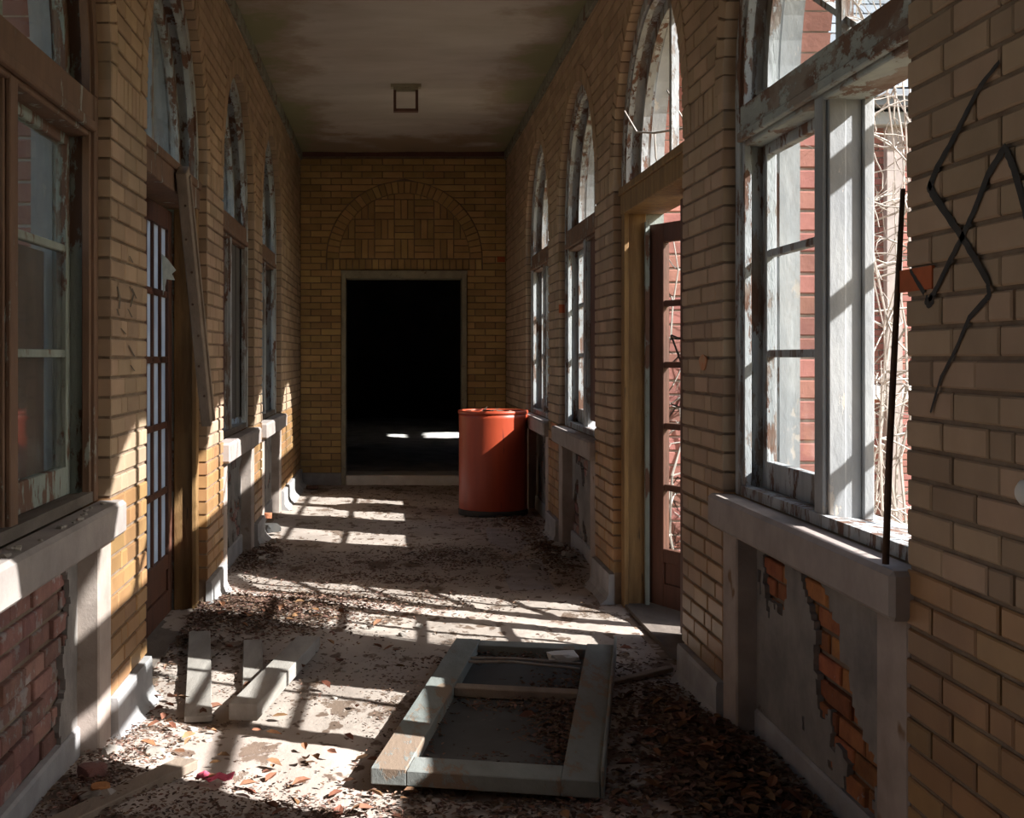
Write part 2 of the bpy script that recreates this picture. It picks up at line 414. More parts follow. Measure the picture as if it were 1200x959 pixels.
def side_wall(side, openings, name):
    mp = lambda a, b, d: P(side, d, a, b)
    y_end = YB + .35
    inner = MB()
    slab_with_holes(inner, [(YN, -.3), (y_end, -.3), (y_end, 3.62), (YN, 3.62)],
                    [arch_hole(a, b, .0 if k == 'door' else .004, .006) for k, a, b in openings], mp, .008, .10)
    root = inner.build(name, M_MORTAR); tag(root, kind='structure')
    mid = MB()
    hs = [arch_hole(a, b, .0 if k == 'door' else .79, 0) for k, a, b in openings]
    slab_with_holes(mid, [(YN, -.3), (y_end, -.3), (y_end, 3.62), (YN, 3.62)], hs, mp, .10, .262)
    mid.build('wall_core', M_MORTAR, root)
    out = MB()
    hs = [arch_hole(a, b, .0 if k == 'door' else .79, .006) for k, a, b in openings]
    slab_with_holes(out, [(YN, -.5), (y_end, -.5), (y_end, 3.62), (YN, 3.62)], hs, mp, .262, .372)
    out.build('outer_leaf', M_REDMORT, root)
    B = Bricks('brick', mp, root, name)
    G = .005
    def half(z):                       # half width taken out of a course at height z, arch ring included
        if z <= ZS: return HW
        q = (HW + RING + .008) ** 2 - (z - ZS) ** 2
        return math.sqrt(q) if q > 0 else 0.
    def course(zb, zt, k, upper):
        hb, ht = half(zb), half(zt)
        edges = [(YN, YN)]; spans = []
        last = (YN, YN)
        for kd, a, b in openings:
            if hb <= 0: continue
            yc = (a + b) / 2
            spans.append((last, (yc - hb, yc - ht))); last = (yc + hb, yc + ht)
        spans.append((last, (YB, YB)))
        m = M_OCH if zt < SILL + .02 else M_TAN
        for (lb, lt), (rb, rt) in spans:
            lo, hi = max(lb, lt), min(rb, rt)
            if min(rb, rt) - max(lb, lt) < .02 and (rb - lb) < .03: continue
            js = []
            if upper or lo <= YN + .01:
                off = (k % 2) * .1065; y = math.floor(lo / .213) * .213 + off
                while y < hi - .05:
                    if y > lo + .05: js.append(y)
                    y += .213
            else:
                pat = ([.104], [.213], [.158, .104], [.213])[k % 4]
                y = lo
                for w_ in pat: y += w_; js.append(y)
                while y < hi: y += .213; js.append(y)
                js = [q for q in js if lo + .05 < q < hi - .045]
            ks = [(lb, lt)] + [(q, q) for q in js] + [(rb, rt)]
            for i in range(len(ks) - 1):
                e0 = 0 if i == 0 else G; e1 = 0 if i == len(ks) - 2 else G
                p = [(ks[i][0] + e0, zb), (ks[i + 1][0] - e1, zb), (ks[i + 1][1] - e1, zt), (ks[i][1] + e0, zt)]
                if p[2][0] - p[3][0] < .004: p[2] = p[3] = ((p[2][0] + p[3][0]) / 2, zt); p = [p[0], p[1], p[2]]
                if p[1][0] - p[0][0] < .01: continue
                B.add(p, .098, m)
    for k in range(30):
        z = BASE_Z + k * CO; course(z + JT / 2, z + CO - JT / 2, k, False)
    # band of upright bricks where the arches spring
    hb = half((BAND0 + BAND1) / 2)
    last = YN; sp = []
    for kd, a, b in openings:
        yc = (a + b) / 2; sp.append((last, yc - hb)); last = yc + hb
    sp.append((last, YB))
    for lo, hi in sp:
        n = max(1, round((hi - lo) / CO)); st = (hi - lo) / n
        for i in range(n):
            B.add([(lo + i * st + (G if i else 0), BAND0 + G), (lo + (i + 1) * st - (G if i < n - 1 else 0), BAND0 + G),
                   (lo + (i + 1) * st - (G if i < n - 1 else 0), BAND1 - G), (lo + i * st + (G if i else 0), BAND1 - G)], .098, M_TAN)
    z = BAND1; k = 0
    while z + CO < 3.44:
        course(z + JT / 2, z + CO - JT / 2, k, True); z += CO; k += 1
    n = int(PI * (HW + .05) / CO)
    for kd, a, b in openings:
        yc = (a + b) / 2
        for i in range(n):
            a0 = PI * i / n + .004; a1 = PI * (i + 1) / n - .004
            poly = [(yc + r * math.cos(t), ZS + r * math.sin(t)) for r, t in
                    ((HW, a0), (HW + RING, a0), (HW + RING, a1), (HW, a1))]
            B.add(poly, .098, M_TAN, .001)
    B.build(300)
    # outer red brick jambs and arches, seen through the openings
    def mq(yq, sgn):
        return lambda a, b, d: P(side, a, yq + sgn * d, b)
    for kd, a, b in openings:
        for yq, sgn in ((b, 1), (a, -1)):
            R = Bricks('red_brick', mq(yq, sgn), root, name)
            z = .0 if kd == 'door' else .80; k = 0
            while z < ZS - .03:
                if k % 2: R.add([(.266, z + .005), (.372, z + .005), (.372, z + .07), (.266, z + .07)], .08, M_RED, .003)
                else:     R.add([(.266, z + .005), (.376, z + .005), (.376, z + .07), (.266, z + .07)], .08, M_RED, .003)
                z += .075; k += 1
            R.build(22 if (sgn > 0 and a < 5.5) else 0, 'red_brickwork')
        mb = MB(); yc = (a + b) / 2
        for i in range(36):
            a0 = PI * i / 36 + .004; a1 = PI * (i + 1) / 36 - .004
            mb.add([P(side, d, yc + r * math.cos(t), ZS + r * math.sin(t)) for d in (.266, .378) for r, t in
                    ((HW - .001, a0), (HW + .1, a0), (HW + .1, a1), (HW - .001, a1))],
                   [(3, 2, 1, 0), (4, 5, 6, 7), (0, 1, 5, 4), (1, 2, 6, 5), (2, 3, 7, 6), (3, 0, 4, 7)])
        ob = mb.build('red_arch_brickwork', M_RED, root); ob['kind'] = 'stuff'
    return root

wall_right = side_wall(1, R_OPEN, 'wall_right')
wall_left = side_wall(-1, L_OPEN, 'wall_left')

# ------------------------------------------------------------------ back wall with its blind arch, and the doorway
DX0, DX1, DZ = -.53, .77, 2.20
ACX, ACZ, AR, ARI = .123, 2.345, .805, .682
def back_wall():
    mp = lambda a, b, d: (a, YB + d, b)
    mb = MB()
    slab_with_holes(mb, [(XL - .05, -.3), (XR + .05, -.3), (XR + .05, 3.62), (XL - .05, 3.62)],
                    [[(DX0 + .03, .0), (DX1 - .03, .0), (DX1 - .03, DZ - .03), (DX0 + .03, DZ - .03)]], mp, .008, .30)
    root = mb.build('wall_back', M_MORTAR); tag(root, kind='structure')
    B = Bricks('brick', mp, root, 'back'); G = .004
    k = 0; z = .122
    def half(zz):
        q = (AR + .005) ** 2 - (zz - ACZ) ** 2
        return math.sqrt(q) if q > 0 else 0
    while z + CO < 3.42:
        zb, zt = z + G, z + CO - G; zm = (zb + zt) / 2
        if zm < 2.23: spans = [((XL, XL), (DX0, DX0)), ((DX1, DX1), (XR, XR))]
        elif zb < ACZ: spans = [((XL, XL), (ACX - AR - .005,) * 2), ((ACX + AR + .005,) * 2, (XR, XR))]
        elif half(zb) > 0:
            spans = [((XL, XL), (ACX - half(zb), ACX - half(zt))), ((ACX + half(zb), ACX + half(zt)), (XR, XR))]
        else: spans = [((XL, XL), (XR, XR))]
        for (lb, lt), (rb, rt) in spans:
            lo, hi = max(lb, lt), min(rb, rt)
            js = []; y = XL + (.213 if k % 2 else .1065)
            while y < hi - .045:
                if y > lo + .045: js.append(y)
                y += .213
            ks = [(lb, lt)] + [(q, q) for q in js] + [(rb, rt)]
            for i in range(len(ks) - 1):
                p = [(ks[i][0] + G, zb), (ks[i + 1][0] - G, zb), (ks[i + 1][1] - G, zt), (ks[i][1] + G, zt)]
                if p[1][0] - p[0][0] < .01: continue
                if p[2][0] - p[3][0] < .004: p = [p[0], p[1], (max(p[0][0], min(p[1][0], p[2][0])), zt)]
                B.add(p, .06, M_BACKB)
        z += CO; k += 1
    n = 24; st = 2 * AR / n
    for i in range(n):
        B.add([(ACX - AR + i * st + G, 2.232), (ACX - AR + (i + 1) * st - G, 2.232), (ACX - AR + (i + 1) * st - G, 2.338), (ACX - AR + i * st + G, 2.338)], .06, M_BACKB, .003)
    n = 36
    for i in range(n):
        a0, a1 = PI * i / n + .005, PI * (i + 1) / n - .005
        B.add([(ACX + r * math.cos(t), ACZ + r * math.sin(t)) for r, t in ((ARI, a0), (AR - .003, a0), (AR - .003, a1), (ARI, a1))], .06, M_BACKB, .005)
    S = .205; X0 = ACX - S / 2
    for row in range(4):
        for colm in range(-4, 5):
            vert = (row + colm) % 2 == 0
            for q in range(3):
                if vert: r = (X0 + colm * S + q * S / 3, ACZ + row * S, X0 + colm * S + (q + 1) * S / 3, ACZ + (row + 1) * S)
                else: r = (X0 + colm * S, ACZ + row * S + q * S / 3, X0 + (colm + 1) * S, ACZ + row * S + (q + 1) * S / 3)
                p = [(r[0] + G, r[1] + G), (r[2] - G, r[1] + G), (r[2] - G, r[3] - G), (r[0] + G, r[3] - G)]
                p = clip_circle(p, ACX, ACZ, ARI - .006)
                if p: 
                    xs = [v[0] for v in p]; zs = [v[1] for v in p]
                    if max(xs) - min(xs) > .015 and max(zs) - min(zs) > .012: B.add(p, .06, M_BACKB, -.002)
    B.build(300)
    # the orange paint dab on one brick
    MB().box(1.085, 1.165, YB - .004, YB + .002, 2.31, 2.365).build('orange_paint_mark', M_ORANGE, root)
    return root
wall_back = back_wall()
d = empty('door_3', (ACX, YB, 0), kind='structure')
for x0, x1 in ((DX0, DX0 + .045), (DX1 - .05, DX1)):
    MB().box(x0, x1, YB - .022, YB + .30, .0, DZ).build('door_jamb', M_CASE, d, bevel=.004)
MB().box(DX0 + .045, DX1 - .05, YB - .022, YB + .30, DZ - .06, DZ).build('door_head', M_CASE, d, bevel=.004)
MB().box(DX0 - .005, DX1 + .005, YB - .03, YB - .01, DZ - .012, DZ + .018).build('door_head_moulding', M_CASE, d)
MB().box(DX0 + .045, DX1 - .05, YB - .04, YB + .48, -.05, .10).build('threshold', M_MARBLE, d, bevel=.01)

# near end of the corridor, behind the camera
nb = MB().box(XL - .4, XR + .4, YN - .25, YN, -.3, 3.62).build('wall_front', M_TAN); tag(nb, kind='structure')

# ------------------------------------------------------------------ ceiling, floor, crown trim, skirting
def grid(mb, x0, x1, y0, y1, nx, ny, zf):
    vs = [(x0 + (x1 - x0) * i / nx, y0 + (y1 - y0) * j / ny, 0) for j in range(ny + 1) for i in range(nx + 1)]
    vs = [(x, y, zf(x, y)) for x, y, _ in vs]
    fs = [(j * (nx + 1) + i, j * (nx + 1) + i + 1, (j + 1) * (nx + 1) + i + 1, (j + 1) * (nx + 1) + i) for j in range(ny) for i in range(nx)]
    mb.add(vs, fs)
mb = MB(); grid(mb, XL - .02, XR + .02, YN, YB + .02, 40, 260, lambda x, y: CEIL + .012 * noise.noise((x * 1.3, y * 1.1, 0)) + .004 * noise.noise((x * 9, y * 7, 3)))
ce = mb.build('ceiling', M_CEIL, smooth=True, fix=False); tag(ce, kind='structure')
MB().box(XL - .42, XR + .42, YN - .2, YB + .34, 3.56, 3.70).build('roof_slab', M_CONC, ce)
i = 0
for side in (-1, 1):
    mb = MB(); y = YN
    while y < YB:
        y2 = min(YB, y + 1.9); mb.wbox(side, -.022, .01, y, y2 - .004, 3.365 + .006 * random.random(), 3.45); y = y2
    i += 1; tag(mb.build('trim_%d' % i, M_CROWN, bevel=.005), kind='structure')
tag(MB().box(XL, XR, YB - .02, YB + .01, 3.405, 3.45).build('trim_3', M_BBOARD), kind='structure')

LUMPS = [(-.75, 6.55, .45, .5, .05), (1.0, 4.1, .28, .7, .075), (-.85, 3.7, .3, .7, .06), (1.05, 8.4, .22, .5, .06), (1.0, 10.0, .25, .4, .04),
         (-.85, 8.2, .15, .45, .05), (.95, 3.2, .35, .6, .05), (.6, 5.2, .3, .8, .012)]
def floor_z(x, y):
    z = .010 * noise.fractal((x * 2.2, y * 2.2, 1.7), 1, 2, 5) + .004 * noise.noise((x * 25, y * 25, 2))
    for cx, cy, sx, sy, h in LUMPS:
        z += h * math.exp(-((x - cx) / sx) ** 2 - ((y - cy) / sy) ** 2)
    return z
mb = MB(); grid(mb, XL - .34, XR + .34, 2.2, YB + .02, 110, 440, floor_z)
fl = mb.build('floor', M_FLOOR, smooth=True, fix=False); tag(fl, kind='structure')
MB().box(XL - .36, XR + .36, YN, 2.22, -.2, .0).build('floor_slab', M_FLOOR, fl)
MB().box(XL - .36, XR + .36, 2.2, YB + .02, -.2, -.04).build('floor_slab', M_FLOOR, fl)

def skirting(side, y0, y1, mb):
    # concrete skirting with a cove that runs out on the floor
    prof = [(.01, .165), (-.018, .165), (-.022, .15), (-.022, .06), (-.034, .03), (-.06, .008), (-.085, -.02), (.01, -.02)]
    ends = [[P(side, dd, y, z) for dd, z in prof] for y in (y0, y1)]
    n = len(prof)
    mb.add(ends[0] + ends[1], [tuple(range(n)), tuple(range(2 * n - 1, n - 1, -1))] + [(k, (k + 1) % n, n + (k + 1) % n, n + k) for k in range(n)])
for side, ops, nm in ((1, R_OPEN, 'baseboard_right'), (-1, L_OPEN, 'baseboard_left')):
    mb = MB(); last = YN
    for kd, a, b in ops:
        skirting(side, last, a, mb); last = b
    skirting(side, last, YB, mb)
    tag(mb.build(nm, M_CONC, smooth=False), kind='structure')
mb = MB()
for x0, x1 in ((XL + .02, DX0), (DX1, XR - .02)): mb.box(x0, x1, YB - .022, YB + .01, -.02, .125)
tag(mb.build('baseboard_back', M_CONC, bevel=.006), kind='structure')

# ------------------------------------------------------------------ windows and doors
def half_panes(root, side, yc, r, z0, dd, m, gap=.025):
    for sg in (1, -1):
        pts = [(yc + sg * gap, z0)]; n = 12
        for i in range(n + 1):
            a = math.asin(min(.999, max(0, (z0 - ZS) / r))) + (PI / 2 - math.asin(max(0, (z0 - ZS) / r))) * i / n
            y = r * math.cos(a)
            pts.append((yc + sg * max(gap, y), ZS + r * math.sin(a)))
        MB().prism(pts, lambda a, b, q: P(side, q, a, b), dd, dd + .004).build('pane', m, root)

def arch_head(root, side, y0, y1, trim, paint, sash, panes=True, ov=True):
    """everything above the transom: casing, curved frame, arched sash"""
    yc = (y0 + y1) / 2
    mb = MB(); mb.arc(side, yc, ZS, HW - .055, HW - .001, .046, .075); mb.arc(side, yc, ZS, HW - .075, HW - .052, .058, .085)
    for y, s in ((y0, 1), (y1, -1)):
        mb.wbox(side, .046, .075, y + s * .001, y + s * .055, 2.21, ZS); mb.wbox(side, .058, .085, y + s * .052, y + s * .075, 2.21, ZS)
    mb.build('arch_casing', trim, root)
    mb = MB(); mb.arc(side, yc, ZS, HW - .045, HW - .001, .075, .19)
    for y, s in ((y0, 1), (y1, -1)): mb.wbox(side, .075, .19, y + s * .001, y + s * .045, 2.21, ZS)
    mb.build('arch_frame', paint, root)
    mb = MB(); mb.arc(side, yc, ZS, HW - .05, HW - .001, .19, .262)
    for y, s in ((y0, 1), (y1, -1)): mb.wbox(side, .19, .262, y + s * .001, y + s * .07, 2.21, ZS)
    mb.build('outer_arch_frame', M_WHITEW, root)
    sa = MB(); sa.arc(side, yc, ZS, HW - .11, HW - .046, .13, .165)
    sa.wbox(side, .13, .165, y0 + .045, y1 - .045, 2.212, 2.262)
    sa.wbox(side, .13, .165, yc - .025, yc + .025, 2.262, ZS + HW - .11)
    so_ = sa.build('arch_sash', sash, root)
    if panes: half_panes(so_, side, yc, HW - .11, 2.262, .146, panes if not isinstance(panes, bool) else M_GLASS)

def make_sash(root, side, ya, yb, bars, m, glass, dd=.13, skip=(), z0=.868, z1=2.085):
    s = MB(); st = .05
    s.wbox(side, dd, dd + .036, ya, ya + st, z0, z1); s.wbox(side, dd, dd + .036, yb - st, yb, z0, z1)
    s.wbox(side, dd, dd + .036, ya + st, yb - st, z0, z0 + .095); s.wbox(side, dd, dd + .036, ya + st, yb - st, z1 - .05, z1)
    zs = [z0 + .095]
    for b in bars:
        s.wbox(side, dd + .004, dd + .032, ya + st, yb - st, b - .013, b + .013); zs.append(b)
    zs.append(z1 - .05)
    o = s.build('sash', m, root, bevel=.003)
    for i in range(len(zs) - 1):
        if i in skip: continue
        MB().wbox(side, dd + .016, dd + .02, ya + st, yb - st, zs[i] + (.013 if i else 0), zs[i + 1] - (.013 if i < len(zs) - 2 else 0)).build('pane', glass, o)
    return o

WN = [0]
def make_window(side, y0, y1, trim, paint, sashm, near='sash', far='sash', ym=None, glass=None, head_panes=True, bars=(1.34, 1.69), mull=None, mside=None):
    WN[0] += 1; ym = ym or (y0 + y1) / 2; glass = glass or M_GLASS
    root = empty('window_%d' % WN[0], P(side, .0, (y0 + y1) / 2, SILL), kind='structure')
    arch_head(root, side, y0, y1, trim, paint, sashm, head_panes)
    mb = MB()
    for y, s in ((y0, 1), (y1, -1)):
        mb.wbox(side, .046, .075, y + s * .001, y + s * .055, SILL + .001, 2.21); mb.wbox(side, .058, .085, y + s * .052, y + s * .075, SILL + .001, 2.21)
    mb.build('casing', trim, root, bevel=.003)
    for y, s in ((y0, 1), (y1, -1)):
        MB().wbox(side, .075, .19, y + s * .001, y + s * .045, SILL + .001, 2.21).build('jamb', paint, root)
        MB().wbox(side, .19, .262, y + s * .001, y + s * .05, SILL + .001, 2.21).build('outer_jamb', M_WHITEW, root)
    t = MB(); t.wbox(side, .05, .25, y0 + .002, y1 - .002, 2.105, 2.212)
    t.wbox(side, .038, .06, y0 + .05, y1 - .05, 2.085, 2.118); t.wbox(side, .062, .20, y0 + .045, y1 - .045, 2.07, 2.106)
    t.build('transom', mull or trim, root, bevel=.004)
    mu = MB(); mu.wbox(side, .06, .075, ym - .035, ym + .035, .86, 2.085)
    mu.wbox(side, .075, .125, ym - .048, ym + .048, .86, 2.075); mu.wbox(side, .125, .175, ym - .035, ym + .035, .86, 2.075); mu.wbox(side, .175, .205, ym - .05, ym + .05, .86, 2.11)
    mu.build('mullion', mside or paint, root, bevel=.003)
    fs = MB(); fs.wbox(side, .052, .085, y0 + .05, y1 - .05, SILL + .001, .876)
    mpf = lambda a, b, q: P(side, a, q, b)
    fs.prism([(.085, SILL + .001), (.30, SILL - .03), (.30, .845), (.175, .862), (.085, .872)], mpf, y0 + .001, y1 - .001)
    fs.build('frame_sill', sashm if side > 0 else M_SILLW, root)
    if near == 'sash': make_sash(root, side, y0 + .046, ym - .036, bars, sashm, glass)
    if far == 'sash': make_sash(root, side, ym + .036, y1 - .046, bars, sashm, glass)
    for wch, ya, yb in ((near, y0 + .046, ym - .036), (far, ym + .036, y1 - .046)):
        if isinstance(wch, bpy.types.Material):
            n = 3; wd = (yb - ya) / n
            for i in range(n):
                MB().wbox(side, .095 + .004 * (i % 2), .118 + .004 * (i % 2), ya + i * wd + .003, ya + (i + 1) * wd - .003, .92, 2.07).build('board', wch, root)
    s = MB(); s.wbox(side, -.045, .052, y0 - .02, y1 + .035, .725, SILL)
    s.build('window_sill', M_STONE, root, bevel=.012)
    for ya, yb in ((y0, y0 + .19), (y1 - .18, y1)):
        MB().wbox(side, .002, .10, ya + .001, yb, -.01, .726).build('plaster_jamb', M_JAMBP, root, bevel=.006)
    b = MB(); b.wbox(side, .062, .10, y0 + .19, y1 - .18, -.02, .125); b.build('niche_skirting', M_CONC, root, bevel=.008)
    return root

def niche(side, y0, y1, bm, mask, wall, n_obj):
    """brickwork at the back of a radiator niche, with a torn layer of plaster over it"""
    mp = lambda a, b, q: P(side, q, a, b)
    ya, yb = y0 + .17, y1 - .17
    B = Bricks('niche_brick', lambda a, b, q: P(side, .088 + q, a, b), wall, 'n')
    k = 0; z = .05; rg = random.Random(int(y0 * 10) + side)
    while z < .72:
        y = ya - (k % 2) * .1; 
        while y < yb:
            p0, p1 = max(ya, y + .006), min(yb, y + .199)
            if p1 - p0 > .03:
                B.add([(p0, z + .006), (p1, z + .006 + rg.uniform(-.002, .002)), (p1 - rg.uniform(0, .003), z + .061), (p0, z + .061 + rg.uniform(-.002, .002))], .06, bm, rg.uniform(-.006, .012))
            y += .205
        z += .068; k += 1
    B.build(n_obj, 'niche_brickwork')
    st = .02; ny = int((yb - ya) / st); nz_ = int((.725 - .03) / st)
    vs = {}; V = []; Fc = []
    def vid(i, j):
        if (i, j) not in vs:
            y = ya + (yb - ya) * i / ny; z = .03 + .695 * j / nz_
            dy = noise.noise((y * 31, z * 31, side)) * .010; dz = noise.noise((y * 31 + 9, z * 31, side)) * .010
            if i in (0, ny): dy = 0
            if j in (0, nz_): dz = 0
            h = .073 + .004 * noise.noise((y * 4, z * 4, 5)) + .0015 * noise.noise((y * 40, z * 40, 5))
            vs[(i, j)] = len(V); V.append((h, y + dy, z + dz))
        return vs[(i, j)]
    for i in range(ny):
        for j in range(nz_):
            y = ya + (yb - ya) * (i + .5) / ny; z = .03 + .695 * (j + .5) / nz_
            if mask(y, z): Fc.append((vid(i, j), vid(i + 1, j), vid(i + 1, j + 1), vid(i, j + 1)))
    mb = MB(); n = len(V)
    edge = {}
    for f in Fc:
        for a, b in zip(f, f[1:] + f[:1]):
            k2 = (min(a, b), max(a, b)); edge[k2] = edge.get(k2, 0) + 1
    vv = [P(side, h, y, z) for h, y, z in V] + [P(side, .092, y, z) for h, y, z in V]
    ff = Fc + [(a, b, b + n, a + n) for (a, b), c in edge.items() if c == 1]
    mb.add(vv, ff); mb.build('niche_plaster', M_PLAST, wall, fix=False)
    MB().wbox(side, .099, .103, ya - .2, yb + .2, .0, .80).build('niche_backing', M_MORTAR, wall)

nzz = lambda y, z, s=6., o=0.: noise.fractal((y * s, z * s, o), 1, 2, 4)
# right side, from the camera towards the doorway
W = make_window(1, *R_OPEN[0][1:], M_GREYW, M_GREYW, M_GREYW)
mb = MB(); mb.lathe([(.0, 0), (.016, .0), (.020, .012), (.012, .03), (.022, .04), (.024, .055), (.014, .07), (.0, .072)], 16)
mb.v = [(XR - z * .55, 2.33 + y, 1.082 + x) for x, y, z in mb.v]
mb.build('latch_knob', M_PORC, W, smooth=True)
WR1 = make_window(1, *R_OPEN[1][1:], M_GREYW, M_GREYW, M_GREYW, near='none', far='sash', ym=3.72, mull=M_FLAKE, mside=M_WHITEW, head_panes=M_GLASS)
make_window(1, *R_OPEN[3][1:], M_GREYW, M_GREYW, M_GREYW, near=M_BBOARD, far='sash', mull=M_BROWNW, head_panes=M_GLASS)
make_window(1, *R_OPEN[4][1:], M_GREYW, M_GREYW, M_GREYW, mull=M_BROWNW, head_panes=M_GLASS)
# left side
make_window(-1, *L_OPEN[0][1:], M_BROWNW, M_GREENW, M_GREENW, glass=M_DGLASS)
WL1 = make_window(-1, *L_OPEN[1][1:], M_BROWNW, M_GREENW, M_GREENW, ym=3.44, glass=M_DGLASS, mside=M_BROWNW)
make_window(-1, *L_OPEN[3][1:], M_GREYW, M_GREYW, M_GREYW, near=M_BBOARD, far=M_DBOARD, glass=M_DGLASS, mull=M_BROWNW)
make_window(-1, *L_OPEN[4][1:], M_GREYW, M_GREYW, M_GREYW, glass=M_DGLASS, mull=M_BROWNW)
MB().bar((1.315, 4.0, 2.46), (1.335, 3.66, 2.275), .02, .022, up=(1, 0, 0)).build('loose_muntin', M_GREYW, WR1)
for ya, yb in ((2.80, 3.38), (3.50, 4.28)):  # boards added behind the sashes to make the lower panes dark
    for k in range(4):
        wd = (yb - ya) / 4
        MB().wbox(-1, .205 + .004 * (k % 2), .225 + .004 * (k % 2), ya + k * wd + .003, ya + (k + 1) * wd - .003, .90, 1.68).build('added_backing_board', M_BBOARD, WL1)
def mask_r1(y, z):
    t = (y - 3.55) - (z - .3) * .75
    swath = abs(t - .03 * math.sin(z * 20)) < .13 + .12 * nzz(y, z, 5)
    top = (y - 4.2) ** 2 / .02 + (z - .62) ** 2 / .012 < 1 + 1.5 * nzz(y, z, 7, 3)
    return not (swath or top or nzz(y, z, 5, 8) > .62)
niche(1, *R_OPEN[1][1:], M_NICHEO, mask_r1, wall_right, 120)
niche(1, *R_OPEN[3][1:], M_NICHE, lambda y, z: nzz(y, z, 4) < .25 and not (y > 8.6 and z < .4 + .3 * nzz(y, z)), wall_right, 0)
niche(1, *R_OPEN[4][1:], M_NICHE, lambda y, z: nzz(y, z, 4, 2) < .3, wall_right, 0)
niche(1, *R_OPEN[0][1:], M_NICHE, lambda y, z: nzz(y, z, 4, 2) < .5, wall_right, 0)
niche(-1, *L_OPEN[1][1:], M_NICHE, lambda y, z: y > 4.02 + .06 * nzz(y, z, 9) - .05 * math.sin(z * 9), wall_left, 140)
niche(-1, *L_OPEN[3][1:], M_NICHE, lambda y, z: nzz(y, z, 5, 4) < .1, wall_left, 0)
niche(-1, *L_OPEN[4][1:], M_NICHE, lambda y, z: nzz(y, z, 5, 6) < .3, wall_left, 0)
niche(-1, *L_OPEN[0][1:], M_NICHE, lambda y, z: nzz(y, z, 5, 6) < .3, wall_left, 0)

def door_leaf(root, side, ya, yb, m, glass, dd=.175, z0=.03, zt=2.06, rows=5, sag=0., skip=()):
    s = MB(); st = .10 if side < 0 else .125; mid = .032; pz0 = .33; NC = 3 if side < 0 else 2; pz1 = zt - .10; th = .04
    yc = (ya + yb) / 2
    s.wbox(side, dd, dd + th, ya, ya + st, z0, zt); s.wbox(side, dd, dd + th, yb - st, yb, z0, zt)
    s.wbox(side, dd, dd + th, ya + st, yb - st, pz1, zt); s.wbox(side, dd, dd + th, ya + st, yb - st, z0, z0 + .12)
    s.wbox(side, dd, dd + th, ya + st, yb - st, pz0 - .07, pz0); s.wbox(side, dd + .012, dd + th - .012, ya + st, yb - st, z0 + .12, pz0 - .07)
    cw = (yb - ya - 2 * st - (NC - 1) * mid) / NC
    cols = [(ya + st + k * (cw + mid), ya + st + k * (cw + mid) + cw) for k in range(NC)]
    for k in range(1, NC): s.wbox(side, dd + .005, dd + th - .005, cols[k][0] - mid, cols[k][0], pz0, pz1)
    h = (pz1 - pz0) / rows
    for i in range(1, rows): s.wbox(side, dd + .005, dd + th - .005, ya + st, yb - st, pz0 + i * h - .016, pz0 + i * h + .016)
    o = s.build('door_leaf', m, root, bevel=.003)
    for i in range(rows):
        for j, (a, b) in enumerate(cols):
            if (i, j) in skip: continue
            MB().wbox(side, dd + .018, dd + .022, a, b, pz0 + i * h + (.016 if i else 0), pz0 + (i + 1) * h - (.016 if i < rows - 1 else 0)).build('pane', glass, o)
    return o

def make_door(side, y0, y1, n, jambm, trim, leafm, glass, sag):
    root = empty('door_%d' % n, P(side, 0, (y0 + y1) / 2, 0), kind='structure')
    arch_head(root, side, y0, y1, trim, M_GREYW, M_GREYW, panes=M_GLASS if side < 0 else False)
    for y, s in ((y0, 1), (y1, -1)):
        j = MB(); j.wbox(side, .05, .165, y + s * .001, y + s * .06, .0, 2.21); j.wbox(side, .045, .07, y + s * .001, y + s * .085, .0, 2.11)
        j.build('door_jamb', jambm, root, bevel=.003)
        MB().wbox(side, .165, .262, y + s * .001, y + s * .05, .0, 2.21).build('outer_jamb', M_GREENW, root)
    t = MB(); t.wbox(side, .04, .262, y0 + .002, y1 - .002, 2.085, 2.212); t.wbox(side, .028, .06, y0 + .01, y1 - .01, 2.185, 2.225)
    t.build('transom', jambm if side > 0 else M_BROWNW, root, bevel=.004)
    yc = (y0 + y1) / 2
    MB().wbox(side, .05, .33, y0, y1, -.06, .022).build('threshold', M_SILLW, root)
    a = door_leaf(root, side, y0 + .055, yc - .004, leafm, glass, zt=2.07)
    b = door_leaf(root, side, yc + .004, y1 - .055, leafm, glass, zt=2.07 - sag)
    return root, a, b
dr, a, b = make_door(1, *R_OPEN[2][1:], 1, M_OAK, M_GREYW, M_DOOR, M_GLASS, .045)
th_ = math.radians(24); Hx, Hy = XR + .217, R_OPEN[2][2] - .055
b.rotation_euler.z = th_
b.location = Vector((Hx - (math.cos(th_) * Hx - math.sin(th_) * Hy), Hy - (math.sin(th_) * Hx + math.cos(th_) * Hy), 0)) - wloc(dr)
MB().wbox(1, .155, .176, 6.735, 6.768, .02, 2.04).build('door_stop', M_GREENW, dr)
dl, a, b = make_door(-1, *L_OPEN[2][1:], 2, M_OAK, M_GREYW, M_DOOR, M_FROST, .0)
MB().prism([(6.25, 1.83), (6.30, 1.81), (6.38, 1.76), (6.34, 1.74), (6.37, 1.71), (6.29, 1.71), (6.26, 1.63)], lambda p, q, r: P(-1, r + (p - 6.25) * -.35, p, q), .168, .171).build('glass_shard', mat('pale_green_glass', (.36, .42, .41), (.26, .31, .31), 20, .3), dl)

